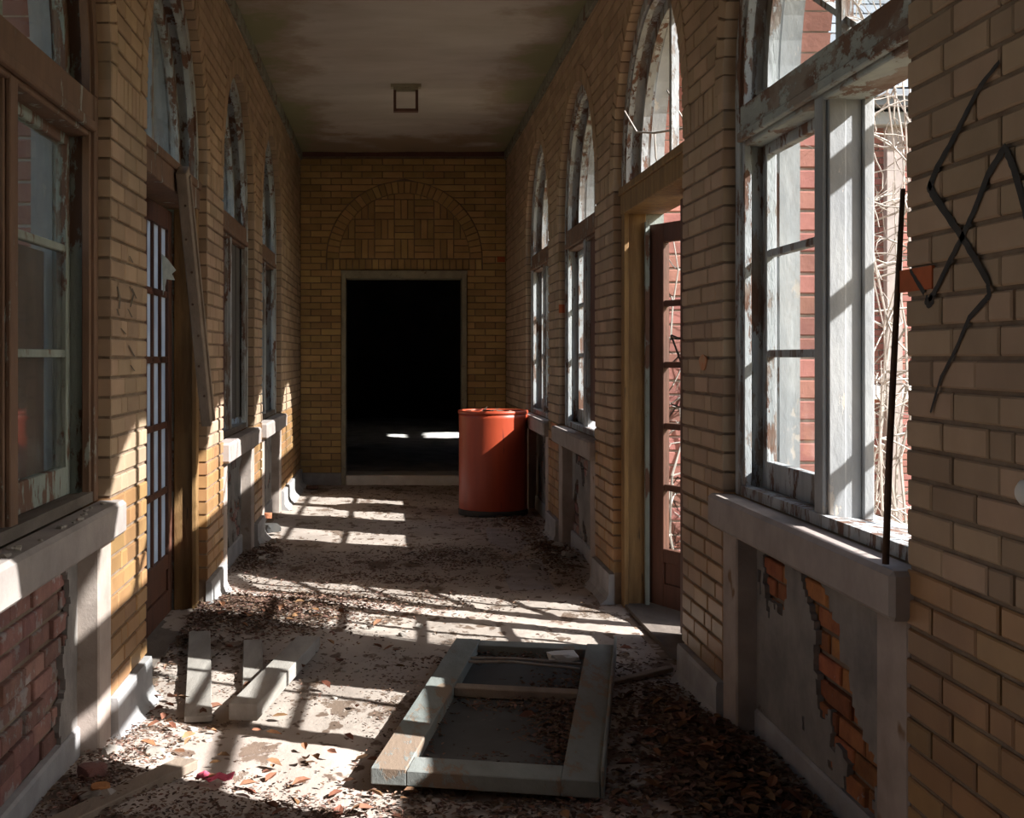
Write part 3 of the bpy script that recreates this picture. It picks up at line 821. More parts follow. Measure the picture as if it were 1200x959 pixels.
# ------------------------------------------------------------------ paint on the walls
def on_right(px, py, lift=.004):
    x = XR - lift; y = F * x / (px - VX); return y, EYE + (VY - py) * y / F
def stroke(mb, pts, w0, w1, side=1):
    q = [on_right(*p) for p in pts]; pp = []
    for i in range(len(q) - 1):
        for t in range(4): pp.append((q[i][0] + (q[i + 1][0] - q[i][0]) * t / 4, q[i][1] + (q[i + 1][1] - q[i][1]) * t / 4))
    pp.append(q[-1]); n = len(pp)
    for i in range(n):
        a, b = pp[max(0, i - 1)], pp[min(n - 1, i + 1)]
        tx, tz = b[0] - a[0], b[1] - a[1]; l = math.hypot(tx, tz) or 1; nx, nz2 = -tz / l, tx / l
        wd = (w0 + (w1 - w0) * i / (n - 1)) * (.85 + .3 * abs(math.sin(i * 1.7))) / 2
        mb.v += [P(1, -.0035, pp[i][0] + nx * wd, pp[i][1] + nz2 * wd), P(1, -.0035, pp[i][0] - nx * wd, pp[i][1] - nz2 * wd)]
        if i: o = len(mb.v); mb.f.append((o - 4, o - 3, o - 1, o - 2))
g = MB()
stroke(g, [(1171, 72), (1148, 101), (1132, 132), (1116, 164), (1097, 198), (1088, 221)], .010, .022)
stroke(g, [(1087, 216), (1093, 228), (1102, 241), (1127, 278), (1143, 305), (1157, 330), (1159, 346), (1154, 352), (1135, 373), (1119, 411), (1102, 443), (1090, 484)], .024, .008)
stroke(g, [(1088, 352), (1097, 338), (1113, 305), (1128, 276), (1142, 245), (1157, 205), (1177, 173), (1187, 196), (1198, 235), (1206, 268)], .014, .022)
stroke(g, [(1084, 350), (1088, 356), (1093, 350)], .022, .022)
stroke(g, [(1066, 316), (1074, 330), (1083, 344)], .010, .014)
g.build('graffiti', M_SPRAY, wall_right, fix=False)
y0_, z1_ = on_right(1091, 311); y1_, z0_ = on_right(1063, 342)
MB().wbox(1, -.0028, .004, y0_, 2.963, z0_, z1_).build('orange_paint_mark', M_ORANGE, wall_right)
yy, zz = on_right(823, 425)
MB().prism([(yy + .055 * math.cos(t) * (1 + .2 * math.sin(3 * t)), zz + .03 * math.sin(t)) for t in [k * PI / 8 for k in range(16)]], lambda a, b, q: P(1, q, a, b), -.003, .003).build('orange_paint_mark', mat('faded_orange_paint', (.5, .22, .11), (.46, .28, .16), 30, .8), wall_right)
MB().wbox(1, .004, .05, 9.087, 9.093, 1.64, 1.70).build('orange_paint_mark', M_ORANGE, wall_right)
def on_left(px, py):
    y = F * (XL + .004) / (px - VX); return y, EYE + (VY - py) * y / F
g = MB()
for pts in ([(138, 336), (141, 350), (140, 362)], [(152, 336), (157, 345), (153, 360)], [(155, 338), (160, 350)], [(137, 362), (140, 370)], [(150, 362), (155, 372)], [(142, 385), (148, 392)], [(151, 405), (158, 418)], [(153, 428), (158, 435)], [(152, 300), (156, 308)]):
    q = [on_left(*p) for p in pts]
    for i in range(len(q) - 1):
        a, b = q[i], q[i + 1]
        g.add([P(-1, -.0035, a[0] - .012, a[1]), P(-1, -.0035, a[0] + .012, a[1]), P(-1, -.0035, b[0] + .012, b[1]), P(-1, -.0035, b[0] - .012, b[1])], [(0, 1, 2, 3)])
g.build('graffiti', mat('grey_spray_paint', (.10, .08, .065), (.15, .12, .09), 20, .8), wall_left, fix=False)

# ------------------------------------------------------------------ the room beyond the doorway
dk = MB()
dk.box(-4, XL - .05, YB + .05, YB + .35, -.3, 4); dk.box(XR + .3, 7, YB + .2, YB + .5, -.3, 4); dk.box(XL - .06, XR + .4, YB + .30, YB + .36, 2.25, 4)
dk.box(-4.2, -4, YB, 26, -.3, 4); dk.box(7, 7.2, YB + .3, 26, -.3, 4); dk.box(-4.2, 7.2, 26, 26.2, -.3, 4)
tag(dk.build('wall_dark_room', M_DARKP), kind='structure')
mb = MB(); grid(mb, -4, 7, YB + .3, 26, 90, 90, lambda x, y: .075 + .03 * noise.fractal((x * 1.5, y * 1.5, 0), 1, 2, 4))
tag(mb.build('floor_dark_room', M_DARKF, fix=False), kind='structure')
hole = lambda x, y: (x, y, 0)
c_ = MB(); SH = 4.0 / .8
def hole_at(x0, x1, y0, y1):  # opening added in the unseen ceiling to throw a sun sliver on the floor
    return [(x0 + SH, y0 - SH * .5), (x1 + SH, y0 - SH * .5), (x1 + SH, y1 - SH * .5), (x0 + SH, y1 - SH * .5)]
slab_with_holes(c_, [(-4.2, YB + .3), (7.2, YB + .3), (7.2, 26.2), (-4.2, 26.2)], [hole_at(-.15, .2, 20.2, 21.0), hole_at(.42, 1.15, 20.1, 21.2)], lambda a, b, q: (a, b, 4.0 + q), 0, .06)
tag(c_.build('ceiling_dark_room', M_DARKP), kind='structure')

# ------------------------------------------------------------------ things
# red drum
t = empty('drum', (.848, 10.80, .0), label='large red cylindrical drum standing against the right wall beside the dark doorway', cat='drum')
cx, cy = .848, 10.80
MB().lathe([(.0, .045), (.286, .045), (.288, .06), (.2875, .40), (.2875, .80), (.289, .815), (.289, .855), (.282, .855), (.280, .10), (.0, .09)], 64, (cx, cy, 0)).build('drum_body', M_DRUM, t, smooth=True)
MB().lathe([(.282, .850), (.293, .850), (.296, .857), (.296, .872), (.291, .879), (.283, .879), (.279, .872), (.282, .850)], 64, (cx, cy, 0)).build('rim', M_DRUM, t, smooth=True)
MB().lathe([(.0, .0), (.291, .0), (.294, .008), (.293, .038), (.287, .05), (.0, .05)], 64, (cx, cy, .004)).build('bottom_ring', M_BLACK, t, smooth=True)
mb = MB()
for k in range(26):
    a = random.uniform(0, 6.28); r = random.uniform(.02, .25); c = Vector((cx + r * math.cos(a), cy + r * math.sin(a), .84 + random.uniform(0, .035)))
    d1 = Vector((random.uniform(-1, 1), random.uniform(-1, 1), random.uniform(-.3, .3))).normalized() * random.uniform(.03, .07)
    d2 = d1.cross(Vector((random.uniform(-.3, .3), random.uniform(-.3, .3), 1))).normalized() * .03
    mb.add([c - d1, c + d2, c + d1, c - d2], [(0, 1, 2, 3)])
mb.lathe([(.281, .83), (.0, .845)], 24, (cx, cy, 0))
mb.build('debris_fill', M_DUSTLEAF, t, fix=False)

# old screen-door frame on the floor
def frame_on_floor():
    A = Vector((.272, 3.83, 0)); ax = Vector((.349, 1.79, 0)).normalized(); pr = Vector((ax.y, -ax.x, 0))
    W_, L_ = .69, 1.82; h = .052; zb = .028
    def loc(u, v, z): return A + pr * u + ax * v + Vector((0, 0, z))
    t = empty('door_frame', A, label='grey-green wooden door frame lying flat on the littered floor', cat='door frame')
    def piece(u0, u1, v0, v1, z0, z1, name, m):
        mb = MB(); mb.hexa([loc(u0, v0, z0), loc(u1, v0, z0), loc(u1, v1, z0), loc(u0, v1, z0), loc(u0, v0, z1), loc(u1, v0, z1), loc(u1, v1, z1), loc(u0, v1, z1)])
        return mb.build(name, m, t, bevel=.003)
    hw = W_ / 2
    piece(-hw, -hw + .11, .0, L_, zb, zb + h, 'stile', M_FRAMEF); piece(hw - .115, hw, .0, L_, zb, zb + h, 'stile', M_FRAMEF)
    piece(-hw + .11, hw - .115, .0, .14, zb, zb + h - .004, 'bottom_rail', M_FRAMEF)
    piece(-hw + .11, hw - .115, L_ - .10, L_, zb, zb + h - .004, 'top_rail', M_FRAMEF)
    piece(-hw + .11, hw - .115, 1.0, 1.07, zb + .01, zb + h - .006, 'middle_rail', M_PLANKB)
    piece(hw + .001, hw + .012, .0, L_ + .04, zb - .005, zb + h + .03, 'edge_strip', M_FRAMEF)
    # sagging dark sheet in the openings
    for v0, v1 in ((.12, 1.01), (1.06, L_ - .08)):
        mb = MB(); nx, ny = 16, 20; vs = []; fs = []
        for j in range(ny + 1):
            for i2 in range(nx + 1):
                u = -hw + .09 + (W_ - .185) * i2 / nx; v = v0 + (v1 - v0) * j / ny
                p = loc(u, v, 0); e = min(i2, nx - i2, j, ny - j) / 4.
                z = zb + .006 + .022 * max(0, noise.noise((u * 3.5, v * 2.5, 4))) * min(1, e) + .0
                vs.append((p.x, p.y, max(z, floor_z(p.x, p.y) + .004)))
        fs = [(j * (nx + 1) + i2, j * (nx + 1) + i2 + 1, (j + 1) * (nx + 1) + i2 + 1, (j + 1) * (nx + 1) + i2) for j in range(ny) for i2 in range(nx)]
        mb.add(vs, fs).build('sheet', M_SHEET, t, smooth=True, fix=False)
    for k in range(2):
        mb = MB(); mb.tube([loc(-.24, 1.42 + .07 * k, zb + .045), loc(-.05, 1.43 + .06 * k, zb + .05), loc(.22, 1.38 + .09 * k, zb + .046)], .006, 6)
        o = mb.build('stick', M_TWIG, None, smooth=True)
        tag(o, ('thin dry stick lying across the dark sheet of the floor frame, the farther one', 'thin dry stick lying across the dark sheet of the floor frame, the nearer one')[1 - k], 'stick')
frame_on_floor()

def timber(name, A, B, w, h, m, label, cat='plank', rot=0.):
    A, B = Vector(A), Vector(B)
    o = MB().bar(A, B, w, h, rot=rot).build(name, m, None, origin=tuple((A + B) / 2), bevel=.003)
    return tag(o, label, cat)
def fz(x, y, h): return floor_z(x, y) + h
timber('plank', (-.90, 5.97, fz(-.90, 5.97, .02)), (-.70, 4.61, fz(-.70, 4.61, .018)), .10, .024, M_PLANK, 'flat grey plank half in sun near the left doorway, leftmost of three boards')
timber('plank', (-.64, 5.86, fz(-.64, 5.86, .016)), (-.54, 4.95, fz(-.54, 4.95, .014)), .085, .02, M_PLANK, 'short grey plank whose end runs under the thick diagonal timber')
timber('timber', (-.38, 5.79, fz(-.38, 5.79, .03)), (-.534, 4.57, fz(-.534, 4.57, .062)), .105, .06, M_PLANK, 'thick grey timber lying diagonally with a square sunlit end', 'timber')
timber('batten', (-.645, 4.03, fz(-.645, 4.03, .02)), (-.93, 3.35, fz(-.92, 3.35, .035)), .075, .03, M_PLANKB, 'grey-brown batten lying in the shaded leaf litter at the front left', 'batten')
timber('batten', (.70, 4.98, fz(.72, 5.0, .012)), (1.16, 5.35, fz(1.16, 5.35, .02)), .04, .02, M_PLANKB, 'short dusty batten on the floor before the right-hand glazed door', 'batten')
# hanging board at the left door
t = empty('hanging_board', (-.96, 5.88, 2.16), label='old board with nail holes hanging diagonally from the left door head', cat='board')
MB().bar((-.962, 5.86, 2.185), (-.935, 6.47, 1.0), .05, .10, up=(1, 0, 0), rot=PI / 2).build('board', M_PLANKB, t, bevel=.004)
MB().bar((-.934, 5.89, 2.16), (-.907, 6.50, 1.01), .012, .03, up=(1, 0, 0), rot=PI / 2).build('edge_batten', M_PLANKB, t)
for k in range(7):
    q = .12 + k * .125; p = Vector((-.962, 5.86, 2.185)).lerp(Vector((-.935, 6.47, 1.0)), q)
    MB().lathe([(0, 0), (.006, 0), (.006, .003), (0, .003)], 8, (0, 0, 0)).build('nail', M_RUST, t)
    o = t.children[-1] if t.children else None
nails = [c for c in bpy.data.objects if c.name.startswith('nail')]
for k, o in enumerate(nails):
    p = Vector((-.962, 5.86, 2.185)).lerp(Vector((-.935, 6.47, 1.0)), .12 + k * .125)
    o.rotation_euler = (PI / 2, 0, .3); o.location = p + Vector((.006 * (-1) ** k, -.052, -.02)) - wloc(t)

# rusty rod leaning in the corner of the near right window
mb = MB(); mb.tube([(1.15, 2.985, .846), (1.158, 2.984, 1.1), (1.172, 2.975, 1.45), (1.186, 2.962 + .012, 1.72)], [.0085, .0085, .0075, .006], 8)
o = mb.build('rod', M_RUST, None, smooth=True, origin=(1.15, 2.985, .846)); tag(o, 'thin rusty iron rod standing on the right stone sill and leaning on the window edge', 'rod')

# empty sign frame under the ceiling
t = empty('sign_frame', (.065, 10.0, CEIL), label='small square rusty frame hanging from the middle of the stained ceiling', cat='sign frame')
x0, x1, z0, z1 = .008, .200, 3.237, 3.425
MB().box(x0 - .022, x1 + .022, 9.93, 10.02, 3.425, 3.452).build('mounting_plate', M_CASE, t)
MB().box(x0, x1, 9.94, 10.01, z1 - .024, z1).build('top_bar', M_CASE, t)
MB().box(x0, x1, 9.94, 10.01, z0, z0 + .02).build('bottom_bar', M_BBOARD, t)
for a_, b_ in ((x0, x0 + .021), (x1 - .021, x1)): MB().box(a_, b_, 9.94, 10.01, z0 + .02, z1 - .024).build('side_bar', M_BBOARD, t)

# pink ribbon
mb = MB(); pts = [(-.60, 3.90), (-.578, 3.906), (-.556, 3.902), (-.534, 3.912), (-.512, 3.914), (-.49, 3.928)]
for i_, (x, y) in enumerate(pts):
    z = floor_z(x, y) + .02 + .008 * (i_ % 2); wd = .010 + .004 * (i_ % 3)
    mb.v += [(x, y - wd, z), (x + .004, y + wd, z + .008), (x, y - wd, z + .005), (x + .004, y + wd, z + .013)]
    if i_:
        o_ = 4 * (i_ - 1); mb.f += [(o_, o_ + 1, o_ + 5, o_ + 4), (o_ + 2, o_ + 3, o_ + 7, o_ + 6), (o_, o_ + 2, o_ + 6, o_ + 4), (o_ + 1, o_ + 3, o_ + 7, o_ + 5)]
tag(mb.build('ribbon', M_PINK, None, origin=(-.545, 3.91, .03)), 'crumpled pink ribbon on the sunlit floor at the front', 'ribbon')

# rubble
def chunk_mesh(seed, m, name):
    b = bmesh.new(); bmesh.ops.create_icosphere(b, subdivisions=2, radius=1)
    for v in b.verts:
        p = v.co.copy(); q = 1 + .45 * noise.noise(p * 1.3 + Vector((seed * 7.1, 0, 0)))
        v.co = Vector((max(-.75, min(.75, p.x * q)), max(-.75, min(.75, p.y * q)), max(-.55, min(.5, p.z * q))))
    me = bpy.data.meshes.new(name); b.to_mesh(me); b.free(); me.materials.append(m); return me
CH = [chunk_mesh(k, M_CHUNK, 'plaster_chunk') for k in range(6)]
spots = []
rg = random.Random(5)
for cx_, cy_, sx, sy, n, s0, s1 in ((1.0, 8.5, .10, .5, 10, .02, .06), (-.9, 8.2, .06, .4, 8, .02, .05), (-.88, 3.75, .08, .4, 10, .02, .05), (-.8, 4.45, .12, .15, 8, .012, .03),
                                    (-.55, 5.0, .3, .25, 8, .01, .025), (.2, 6.15, .3, .06, 7, .01, .03), (.9, 9.6, .15, .5, 8, .015, .04), (.5, 3.95, .3, .1, 7, .01, .022), (.0, 5.1, .15, .3, 6, .008, .02)):
    for k in range(n):
        x = max(XL + .05, min(XR - .05, rg.gauss(cx_, sx))); y = rg.gauss(cy_, sy); spots.append((x, y, rg.uniform(s0, s1)))
for x, y, s_ in spots:
    o = bpy.data.objects.new('plaster_chunk', rg.choice(CH)); COL.objects.link(o)
    o.location = (x, y, floor_z(x, y) + s_ * .2); o.scale = (s_, s_ * rg.uniform(.6, 1), s_ * rg.uniform(.4, .8)); o.rotation_euler = (rg.uniform(-.3, .3), rg.uniform(-.3, .3), rg.uniform(0, 6))
    tag(o, 'loose pale chunk of plaster rubble on the dusty floor', 'rubble', 'plaster chunks on the floor')
for k in range(16):
    s_ = rg.uniform(.007, .016); x = rg.uniform(XL - .02, XL + .03); y = rg.uniform(3.0, 4.25)
    o = bpy.data.objects.new('plaster_chip', rg.choice(CH)); COL.objects.link(o); o.location = (x, y, SILL + s_ * .3); o.scale = (s_, s_ * .8, s_ * .6); o.rotation_euler = (0, 0, rg.uniform(0, 6))
    tag(o, 'small plaster chip lying on the left stone sill', 'rubble', 'plaster chips on the left sill')
def single(name, loc, sc, rz, m, label, cat, seed):
    o = bpy.data.objects.new(name, chunk_mesh(seed, m, name)); COL.objects.link(o); o.location = loc; o.scale = sc; o.rotation_euler = (0, 0, rz); return tag(o, label, cat)
single('stone', (.735, 3.82, fz(.735, 3.82, .008)), (.032, .03, .014), .4, M_CHUNK, 'flat pale stone chip in front of the grey-green frame', 'stone', 21)
single('brick_lump', (-1.0 + .09, 3.88, fz(-.91, 3.88, .02)), (.05, .045, .04), .7, M_NICHE, 'round broken brick lump at the foot of the left niche', 'brick', 22)
single('brick_lump', (-.84, 3.68, fz(-.84, 3.68, .02)), (.04, .035, .03), 1.7, M_NICHEO, 'small orange brick fragment in the litter at bottom left', 'brick', 23)
single('wrapper', (-.93, 9.58, .14), (.035, .03, .04), .2, M_FABRIC, 'crumpled orange wrapper on rubbish in the sunlit left corner beyond the niches', 'wrapper', 24)
single('rag', (-.90, 9.5, .06), (.09, .06, .06), .9, M_BLACK, 'dark crumpled rag below the orange wrapper by the left wall', 'rag', 25)
single('paper', (.72, 5.41, fz(.72, 5.41, .055)), (.085, .05, .03), .3, M_PORC, 'crumpled white paper lying inside the far end of the floor frame', 'paper', 27)
single('lump', (-.80, 12.75, .03), (.08, .05, .03), .1, M_BBOARD, 'dark brown lump of debris at the far left of the end wall', 'debris', 26)

# pale torn pieces of floor covering
def scrap(pts, label, m=M_SCRAP):
    n = len(pts); mb = MB(); cxx = sum(p[0] for p in pts) / n; cyy = sum(p[1] for p in pts) / n
    ring = []
    for i_ in range(n):
        a_, b_ = pts[i_], pts[(i_ + 1) % n]
        for q in range(5):
            f = q / 5; x = a_[0] + (b_[0] - a_[0]) * f; y = a_[1] + (b_[1] - a_[1]) * f
            ring.append((x + .03 * noise.noise((x * 9, y * 9, 1)), y + .05 * noise.noise((x * 9, y * 9, 7))))
    N_ = len(ring); vs = []
    for f in (1, .75, .5, .25):
        for x, y in ring:
            X_, Y_ = cxx + (x - cxx) * f, cyy + (y - cyy) * f; vs.append((X_, Y_, floor_z(X_, Y_) + (.002 if f == 1 else .007)))
    vs.append((cxx, cyy, floor_z(cxx, cyy) + .008)); fs = []
    for r in range(3):
        fs += [(r * N_ + k, r * N_ + (k + 1) % N_, (r + 1) * N_ + (k + 1) % N_, (r + 1) * N_ + k) for k in range(N_)]
    fs += [(3 * N_ + k, 3 * N_ + (k + 1) % N_, 4 * N_) for k in range(N_)]
    mb.add(vs, fs); tag(mb.build('floor_scrap', m, None, origin=(cxx, cyy, 0), fix=False), label, 'floor covering')
scrap([(.72, 9.9), (1.0, 9.6), (.95, 8.9), (.8, 8.5), (.68, 9.2)], 'pale torn sheet of floor covering at the foot of the red drum')
scrap([(.70, 8.3), (.95, 8.2), (.92, 7.3), (.66, 7.25)], 'pale torn patch of floor covering between drum and right door')

# dry leaves: some hundred loose ones as things, the drifts as litter
def leaf(mb, c, s_, rg_, flat=.35):
    a = rg_.uniform(0, 6.28); t = Vector((math.cos(a), math.sin(a), rg_.uniform(-flat, flat))).normalized()
    u = t.cross(Vector((rg_.uniform(-flat, flat), rg_.uniform(-flat, flat), 1))).normalized(); n = u.cross(t)
    cu = rg_.uniform(.1, .5) * s_
    pts = [c - t * s_, c - t * .35 * s_ + u * .5 * s_ + n * cu, c + t * .4 * s_ + u * .42 * s_ + n * cu, c + t * s_ + n * cu * .4, c + t * .4 * s_ - u * .42 * s_ + n * cu, c - t * .35 * s_ - u * .5 * s_ + n * cu, c + n * .0, ]
    mb.add(pts, [(0, 1, 6), (1, 2, 6), (2, 3, 6), (3, 4, 6), (4, 5, 6), (5, 0, 6)])
rg = random.Random(11)
DR = [(1.02, 4.05, .12, .45, 3200, .02), (.98, 3.4, .15, .4, 1400, .02), (-.66, 6.5, .26, .28, 4200, .016), (-1.0, 5.9, .12, .4, 900, .016), (-.88, 3.8, .10, .5, 2200, .011), (-.5, 3.6, .35, .18, 2600, .010),
      (.45, 3.75, .4, .10, 1300, .014), (.58, 4.5, .05, .14, 500, .014), (.52, 4.2, .05, .12, 500, .014), (.64, 4.85, .06, .2, 350, .014), (.45, 4.72, .15, .05, 260, .013), (.3, 4.12, .15, .04, 260, .012), (.15, 4.55, .03, .3, 160, .012), (.42, 5.45, .2, .06, 260, .014), (1.05, 5.0, .1, .4, 700, .014),
      (-.25, 6.9, .5, .22, 1500, .014), (1.05, 8.5, .08, .5, 1300, .016), (1.0, 10.0, .1, .3, 700, .016), (-.86, 8.3, .07, .4, 900, .016), (.35, 8.6, .25, .2, 900, .013), (.55, 8.2, .3, .12, 500, .013), (.1, 7.6, .3, .08, 400, .013),
      (-.35, 7.9, .45, .4, 1500, .012), (.1, 10.5, .5, 1.2, 500, .012), (-.5, 5.3, .25, .35, 900, .009), (.0, 4.75, .06, .5, 500, .009), (.72, 4.6, .06, .5, 500, .013), (.2, 12.4, .5, .3, 260, .013)]
li = MB()
for cx_, cy_, sx, sy, n, s_ in DR:
    for k in range(n):
        x, y = rg.gauss(cx_, sx), rg.gauss(cy_, sy)
        if not (XL - .05 < x < XR + .06 and 2.5 < y < YB - .05): continue
        leaf(li, Vector((x, y, floor_z(x, y) + rg.uniform(.003, .016) + (.028 if .1 < x < .75 and 4.0 < y < 5.6 else 0))), s_ * rg.uniform(.35, 1.0), rg)
tag(li.build('leaf_litter', M_DUSTLEAF, None, fix=False), 'drifts of dusty brown leaf litter over the floor', 'leaf litter', kind='stuff')
LM = []
for k in range(8):
    mb = MB(); leaf(mb, Vector((0, 0, 0)), .03, rg, .2); LM.append(mb.mesh('dry_leaf', M_LEAF, fix=False))
for cx_, cy_, sx, sy, n in ((1.0, 3.95, .1, .4, 110), (.75, 3.75, .2, .2, 25), (-.3, 4.0, .3, .3, 35), (-.65, 4.6, .2, .3, 30), (.58, 4.7, .12, .4, 22), (.2, 3.85, .3, .1, 14), (-.1, 5.6, .4, .5, 16), (-.6, 6.3, .2, .2, 18)):
    for k in range(n):
        x, y = rg.gauss(cx_, sx), rg.gauss(cy_, sy)
        if not (XL + .04 < x < XR - .03 and 3.3 < y < 8): continue
        o = bpy.data.objects.new('dry_leaf', rg.choice(LM)); COL.objects.link(o); q = rg.uniform(.6, 1.15)
        o.location = (x, y, floor_z(x, y) + rg.uniform(.012, .028)); o.rotation_euler = (rg.uniform(-.4, .4), rg.uniform(-.4, .4), rg.uniform(0, 6.28)); o.scale = (q, q, q)
        tag(o, 'single dry brown leaf lying curled on the floor', 'leaf', 'dry leaves on the floor')

# ------------------------------------------------------------------ outdoors
mb = MB(); grid(mb, -40, 60, -30, 70, 60, 60, lambda x, y: -.42 + .25 * noise.noise((x * .15, y * .15, 0)) * (0 if -3 < x < 3.5 else 1) + .02 * noise.noise((x * 2, y * 2, 0)))
tag(mb.build('ground', M_GROUND, smooth=True, fix=False), kind='structure')

# brick wing that meets the corridor at its far end
t = empty('brick_wing', (5.6, 13.5, -.4), label='red brick wing with grey slate roof and white cornice outside the right window', cat='building')
MB().box(XR + .38, 10, 13.42, 13.7, -.5, 4.0).build('wing_wall', M_REDMORT, t)
B = Bricks('brick', lambda a, b, q: (a, 13.40 + q, b), t, 'wing'); k = 0; z = -.4
while z < 3.75:
    x = XR + .4 + (k % 2) * .11
    while x < 10:
        B.add([(x, z + .005), (min(10, x + .21), z + .005), (min(10, x + .21), z + .065), (x, z + .065)], .03, M_RED); x += .22
    z += .072; k += 1
B.size = lambda poly, f=B.size: f(poly) if 4.7 < poly[0][0] < 5.9 else 0
B.build(220)
MB().box(XR + .38, 10, 13.33, 13.45, .88, 1.03).build('stone_band', M_PORC, t, bevel=.01)
MB().box(XR + .38, 10.1, 13.2, 13.45, 3.72, 3.86).build('cornice', M_WHITEW, t, bevel=.01)
MB().box(XR + .38, 10.2, 13.05, 13.45, 3.9, 3.99).build('gutter', M_SLATE, t)
MB().bar((5.22, 13.36, -.4), (5.22, 13.36, 3.8), .16, .12, up=(0, 1, 0)).build('downpipe', M_STONE, t)
rf = MB().hexa([(XR + .38, 13.0, 3.98), (10.3, 13.0, 3.98), (10.3, 15.0, 5.6), (XR + .38, 15.0, 5.6), (XR + .38, 13.0, 4.04), (10.3, 13.0, 4.04), (10.3, 15.0, 5.66), (XR + .38, 15.0, 5.66)]).build('roof', M_SLATE, t)
sl = MB(); 
for r in range(10):
    f0, f1 = r / 20, (r + 1.15) / 20; x = XR + .38 + (r % 2) * .15
    while x < 10.2:
        y0_, y1_ = 13 + 4 * f0, 13 + 4 * f1; za, zb_ = 4.05 + 3.22 * f0, 4.05 + 3.22 * f1
        sl.add([(x, y0_, za + .02), (x + .29, y0_, za + .02), (x + .29, y1_, zb_), (x, y1_, zb_)], [(0, 1, 2, 3)]); x += .3
s_ = sl.build('slates', M_SLATE, t, fix=False); s_['kind'] = 'stuff'

def twig(mb, p, d_, l, r, depth, rg_, wob=.35, n=5, droop=0.):
    pts = [Vector(p)]; dd = Vector(d_).normalized(); rr = [r]
    for i_ in range(n):
        dd = (dd + Vector((rg_.gauss(0, wob), rg_.gauss(0, wob), rg_.gauss(0, wob) - droop)) * .5).normalized()
        pts.append(pts[-1] + dd * l / n); rr.append(r * (1 - .55 * (i_ + 1) / n))
    mb.tube(pts, rr, 5 if r > .01 else 4)
    if depth:
        for k in range(rg_.randint(3, 4)):
            i_ = rg_.randint(1, n); q = Vector((rg_.gauss(0, 1), rg_.gauss(0, 1), rg_.gauss(0, .7)))
            twig(mb, pts[i_], dd * .9 + q.normalized() * .9, l * rg_.uniform(.4, .65), rr[i_] * .6, depth - 1, rg_, wob, n, droop)
def vine(x, y, h, n, seed, label, lean=(0, 0), dens=2):
    rg_ = random.Random(seed); mb = MB()
    for k in range(n):
        p = Vector((x + rg_.gauss(0, .06 if x > 1.6 or x < 0 else .02), y + rg_.gauss(0, .12 if x > 1.6 or x < 0 else .05), -.45)); pts = [p]; m_ = 14
        dx, dy = lean[0] + rg_.gauss(0, .05), lean[1] + rg_.gauss(0, .12)
        for i_ in range(m_):
            pts.append(pts[-1] + Vector((rg_.gauss(dx / m_, .03), rg_.gauss(dy / m_, .04), h * rg_.uniform(.85, 1.1) / m_)))
        mb.tube(pts, [rg_.uniform(.004, .009) * (1 - .5 * i_ / m_) for i_ in range(m_ + 1)], 5)
        for i_ in range(2, m_):
            for q in range(dens):
                a = Vector((rg_.gauss(.1, .8), rg_.gauss(0, .9), rg_.gauss(-.2, .7)))
                twig(mb, pts[i_], a, rg_.uniform(.15, .38), .0045, 1 if rg_.random() < .5 else 0, rg_, .5, 4)
    if 0 < x < 1.6: mb.v = [(max(a, 1.45), min(6.828, max(6.70, b_)) if a < 1.57 else max(6.70, b_), c_) for a, b_, c_ in mb.v]
    tag(mb.build('vine', M_TWIG, None, origin=(x, y, -.45), fix=False), label, 'vine')
vine(1.90, 4.92, 3.4, 4, 1, 'bleached bare vine tangle outside the open half of the near right window', dens=3)
vine(2.05, 5.1, 3.9, 3, 2, 'taller bare vine stems behind the tangle outside the near right window')
vine(1.53, 6.78, 2.5, 4, 3, 'bare sunlit vine tangle outside the panes of the right-hand glazed door')
vine(1.9, 7.7, 3.2, 3, 4, 'bare vine outside between the right-hand glazed door and the boarded window')
vine(1.80, 3.0, 2.2, 1, 5, 'sparse bare vine outside the pier beside the near right window', (.0, .3), 1)
vine(-1.75, 4.9, 3.0, 3, 6, 'bare vine outside the left wall beside the near left window')
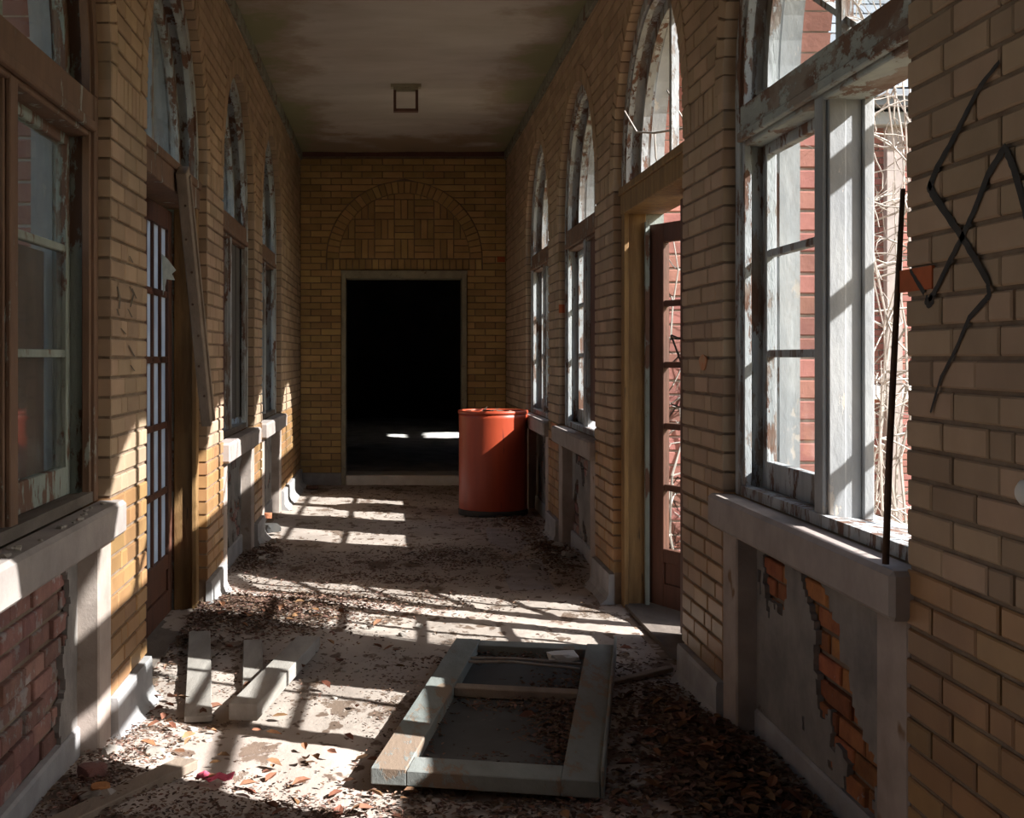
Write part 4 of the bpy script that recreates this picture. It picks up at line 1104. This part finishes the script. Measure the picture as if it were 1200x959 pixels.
# twig poking in through the door head
mb = MB(); tw = lambda q: [Vector(v) for v in q]
mb.tube(tw([(1.62, 5.9, 2.42), (1.42, 6.15, 2.43), (1.30, 6.35, 2.44), (1.24, 6.50, 2.47), (1.20, 6.62, 2.60)]), [.007, .007, .006, .006, .004], 6)
mb.tube(tw([(1.30, 6.35, 2.44), (1.32, 6.42, 2.33), (1.35, 6.45, 2.24)]), .004, 5)
mb.tube(tw([(1.42, 6.15, 2.43), (1.38, 6.2, 2.53), (1.33, 6.2, 2.62)]), .004, 5)
tag(mb.build('twig', M_TWIG, None, origin=(1.3, 6.35, 2.44), smooth=True), 'pale bent twig poking in through the arched head over the right door', 'twig')
# unseen rails and climber, added outside to cast shadow bands on the mullion
t = empty('shadow_rails', (1.9, 3.4, -.4), label='unseen wooden rails added outside the right wall to cast shadow bands on the near right window', cat='shadow_rails')
for z, hh in ((2.36, .085), (1.98, .05), (1.47, .05)): MB().bar((1.9, 2.5, z), (1.9, 4.05, z), .03, hh, up=(0, 0, 1)).build('rail', M_PLANKB, t)
for y in (2.6, 4.0): MB().bar((1.93, y, -.45), (1.93, y, 2.7), .03, .03, up=(0, 1, 0)).build('post', M_PLANKB, t)
rg = random.Random(77); mb = MB()
twig(mb, (1.88, 3.1, .4), (0, .25, .8), 1.5, .022, 2, rg, .18, 8)
mb.build('climber', M_TWIG, t, fix=False)

def tree(x, y, h, seed, label):
    rg_ = random.Random(seed); mb = MB()
    pts = [Vector((x, y, -.6))]; d_ = Vector((0, 0, 1)); n = 8; r0 = h * .022
    for i_ in range(n):
        d_ = (d_ + Vector((rg_.gauss(0, .09), rg_.gauss(0, .09), .1))).normalized(); pts.append(pts[-1] + d_ * h / n)
    mb.tube(pts, [r0 * (1 - .8 * i_ / n) for i_ in range(n + 1)], 8)
    o = mb.build('bare_tree', M_BARK, None, origin=(x, y, -.6), fix=False); tag(o, label, 'tree')
    br = MB()
    for i_ in range(2, n + 1):
        for k in range(3):
            a = rg_.uniform(0, 6.28)
            twig(br, pts[i_], (math.cos(a), math.sin(a), rg_.uniform(.3, 1)), h * rg_.uniform(.2, .38), r0 * .35, 3, rg_, .3, 4)
    br.build('branches', M_BARK, o, fix=False)
tree(10.5, 30, 12, 31, 'bare grey tree seen through the arched top of the near right window')
tree(14, 36, 14, 32, 'tall bare tree farther off behind the brick wing')
tree(7.5, 24, 9, 33, 'smaller bare tree behind the slate roof of the brick wing')
tree(-4.6, 14.5, 8, 34, 'bare tree outside the arched top of the near left window')
tree(-13, 27, 10, 35, 'taller bare tree farther off beyond the left windows')
tree(-9.5, 7, 7, 36, 'bare tree standing close outside the left glazed door')
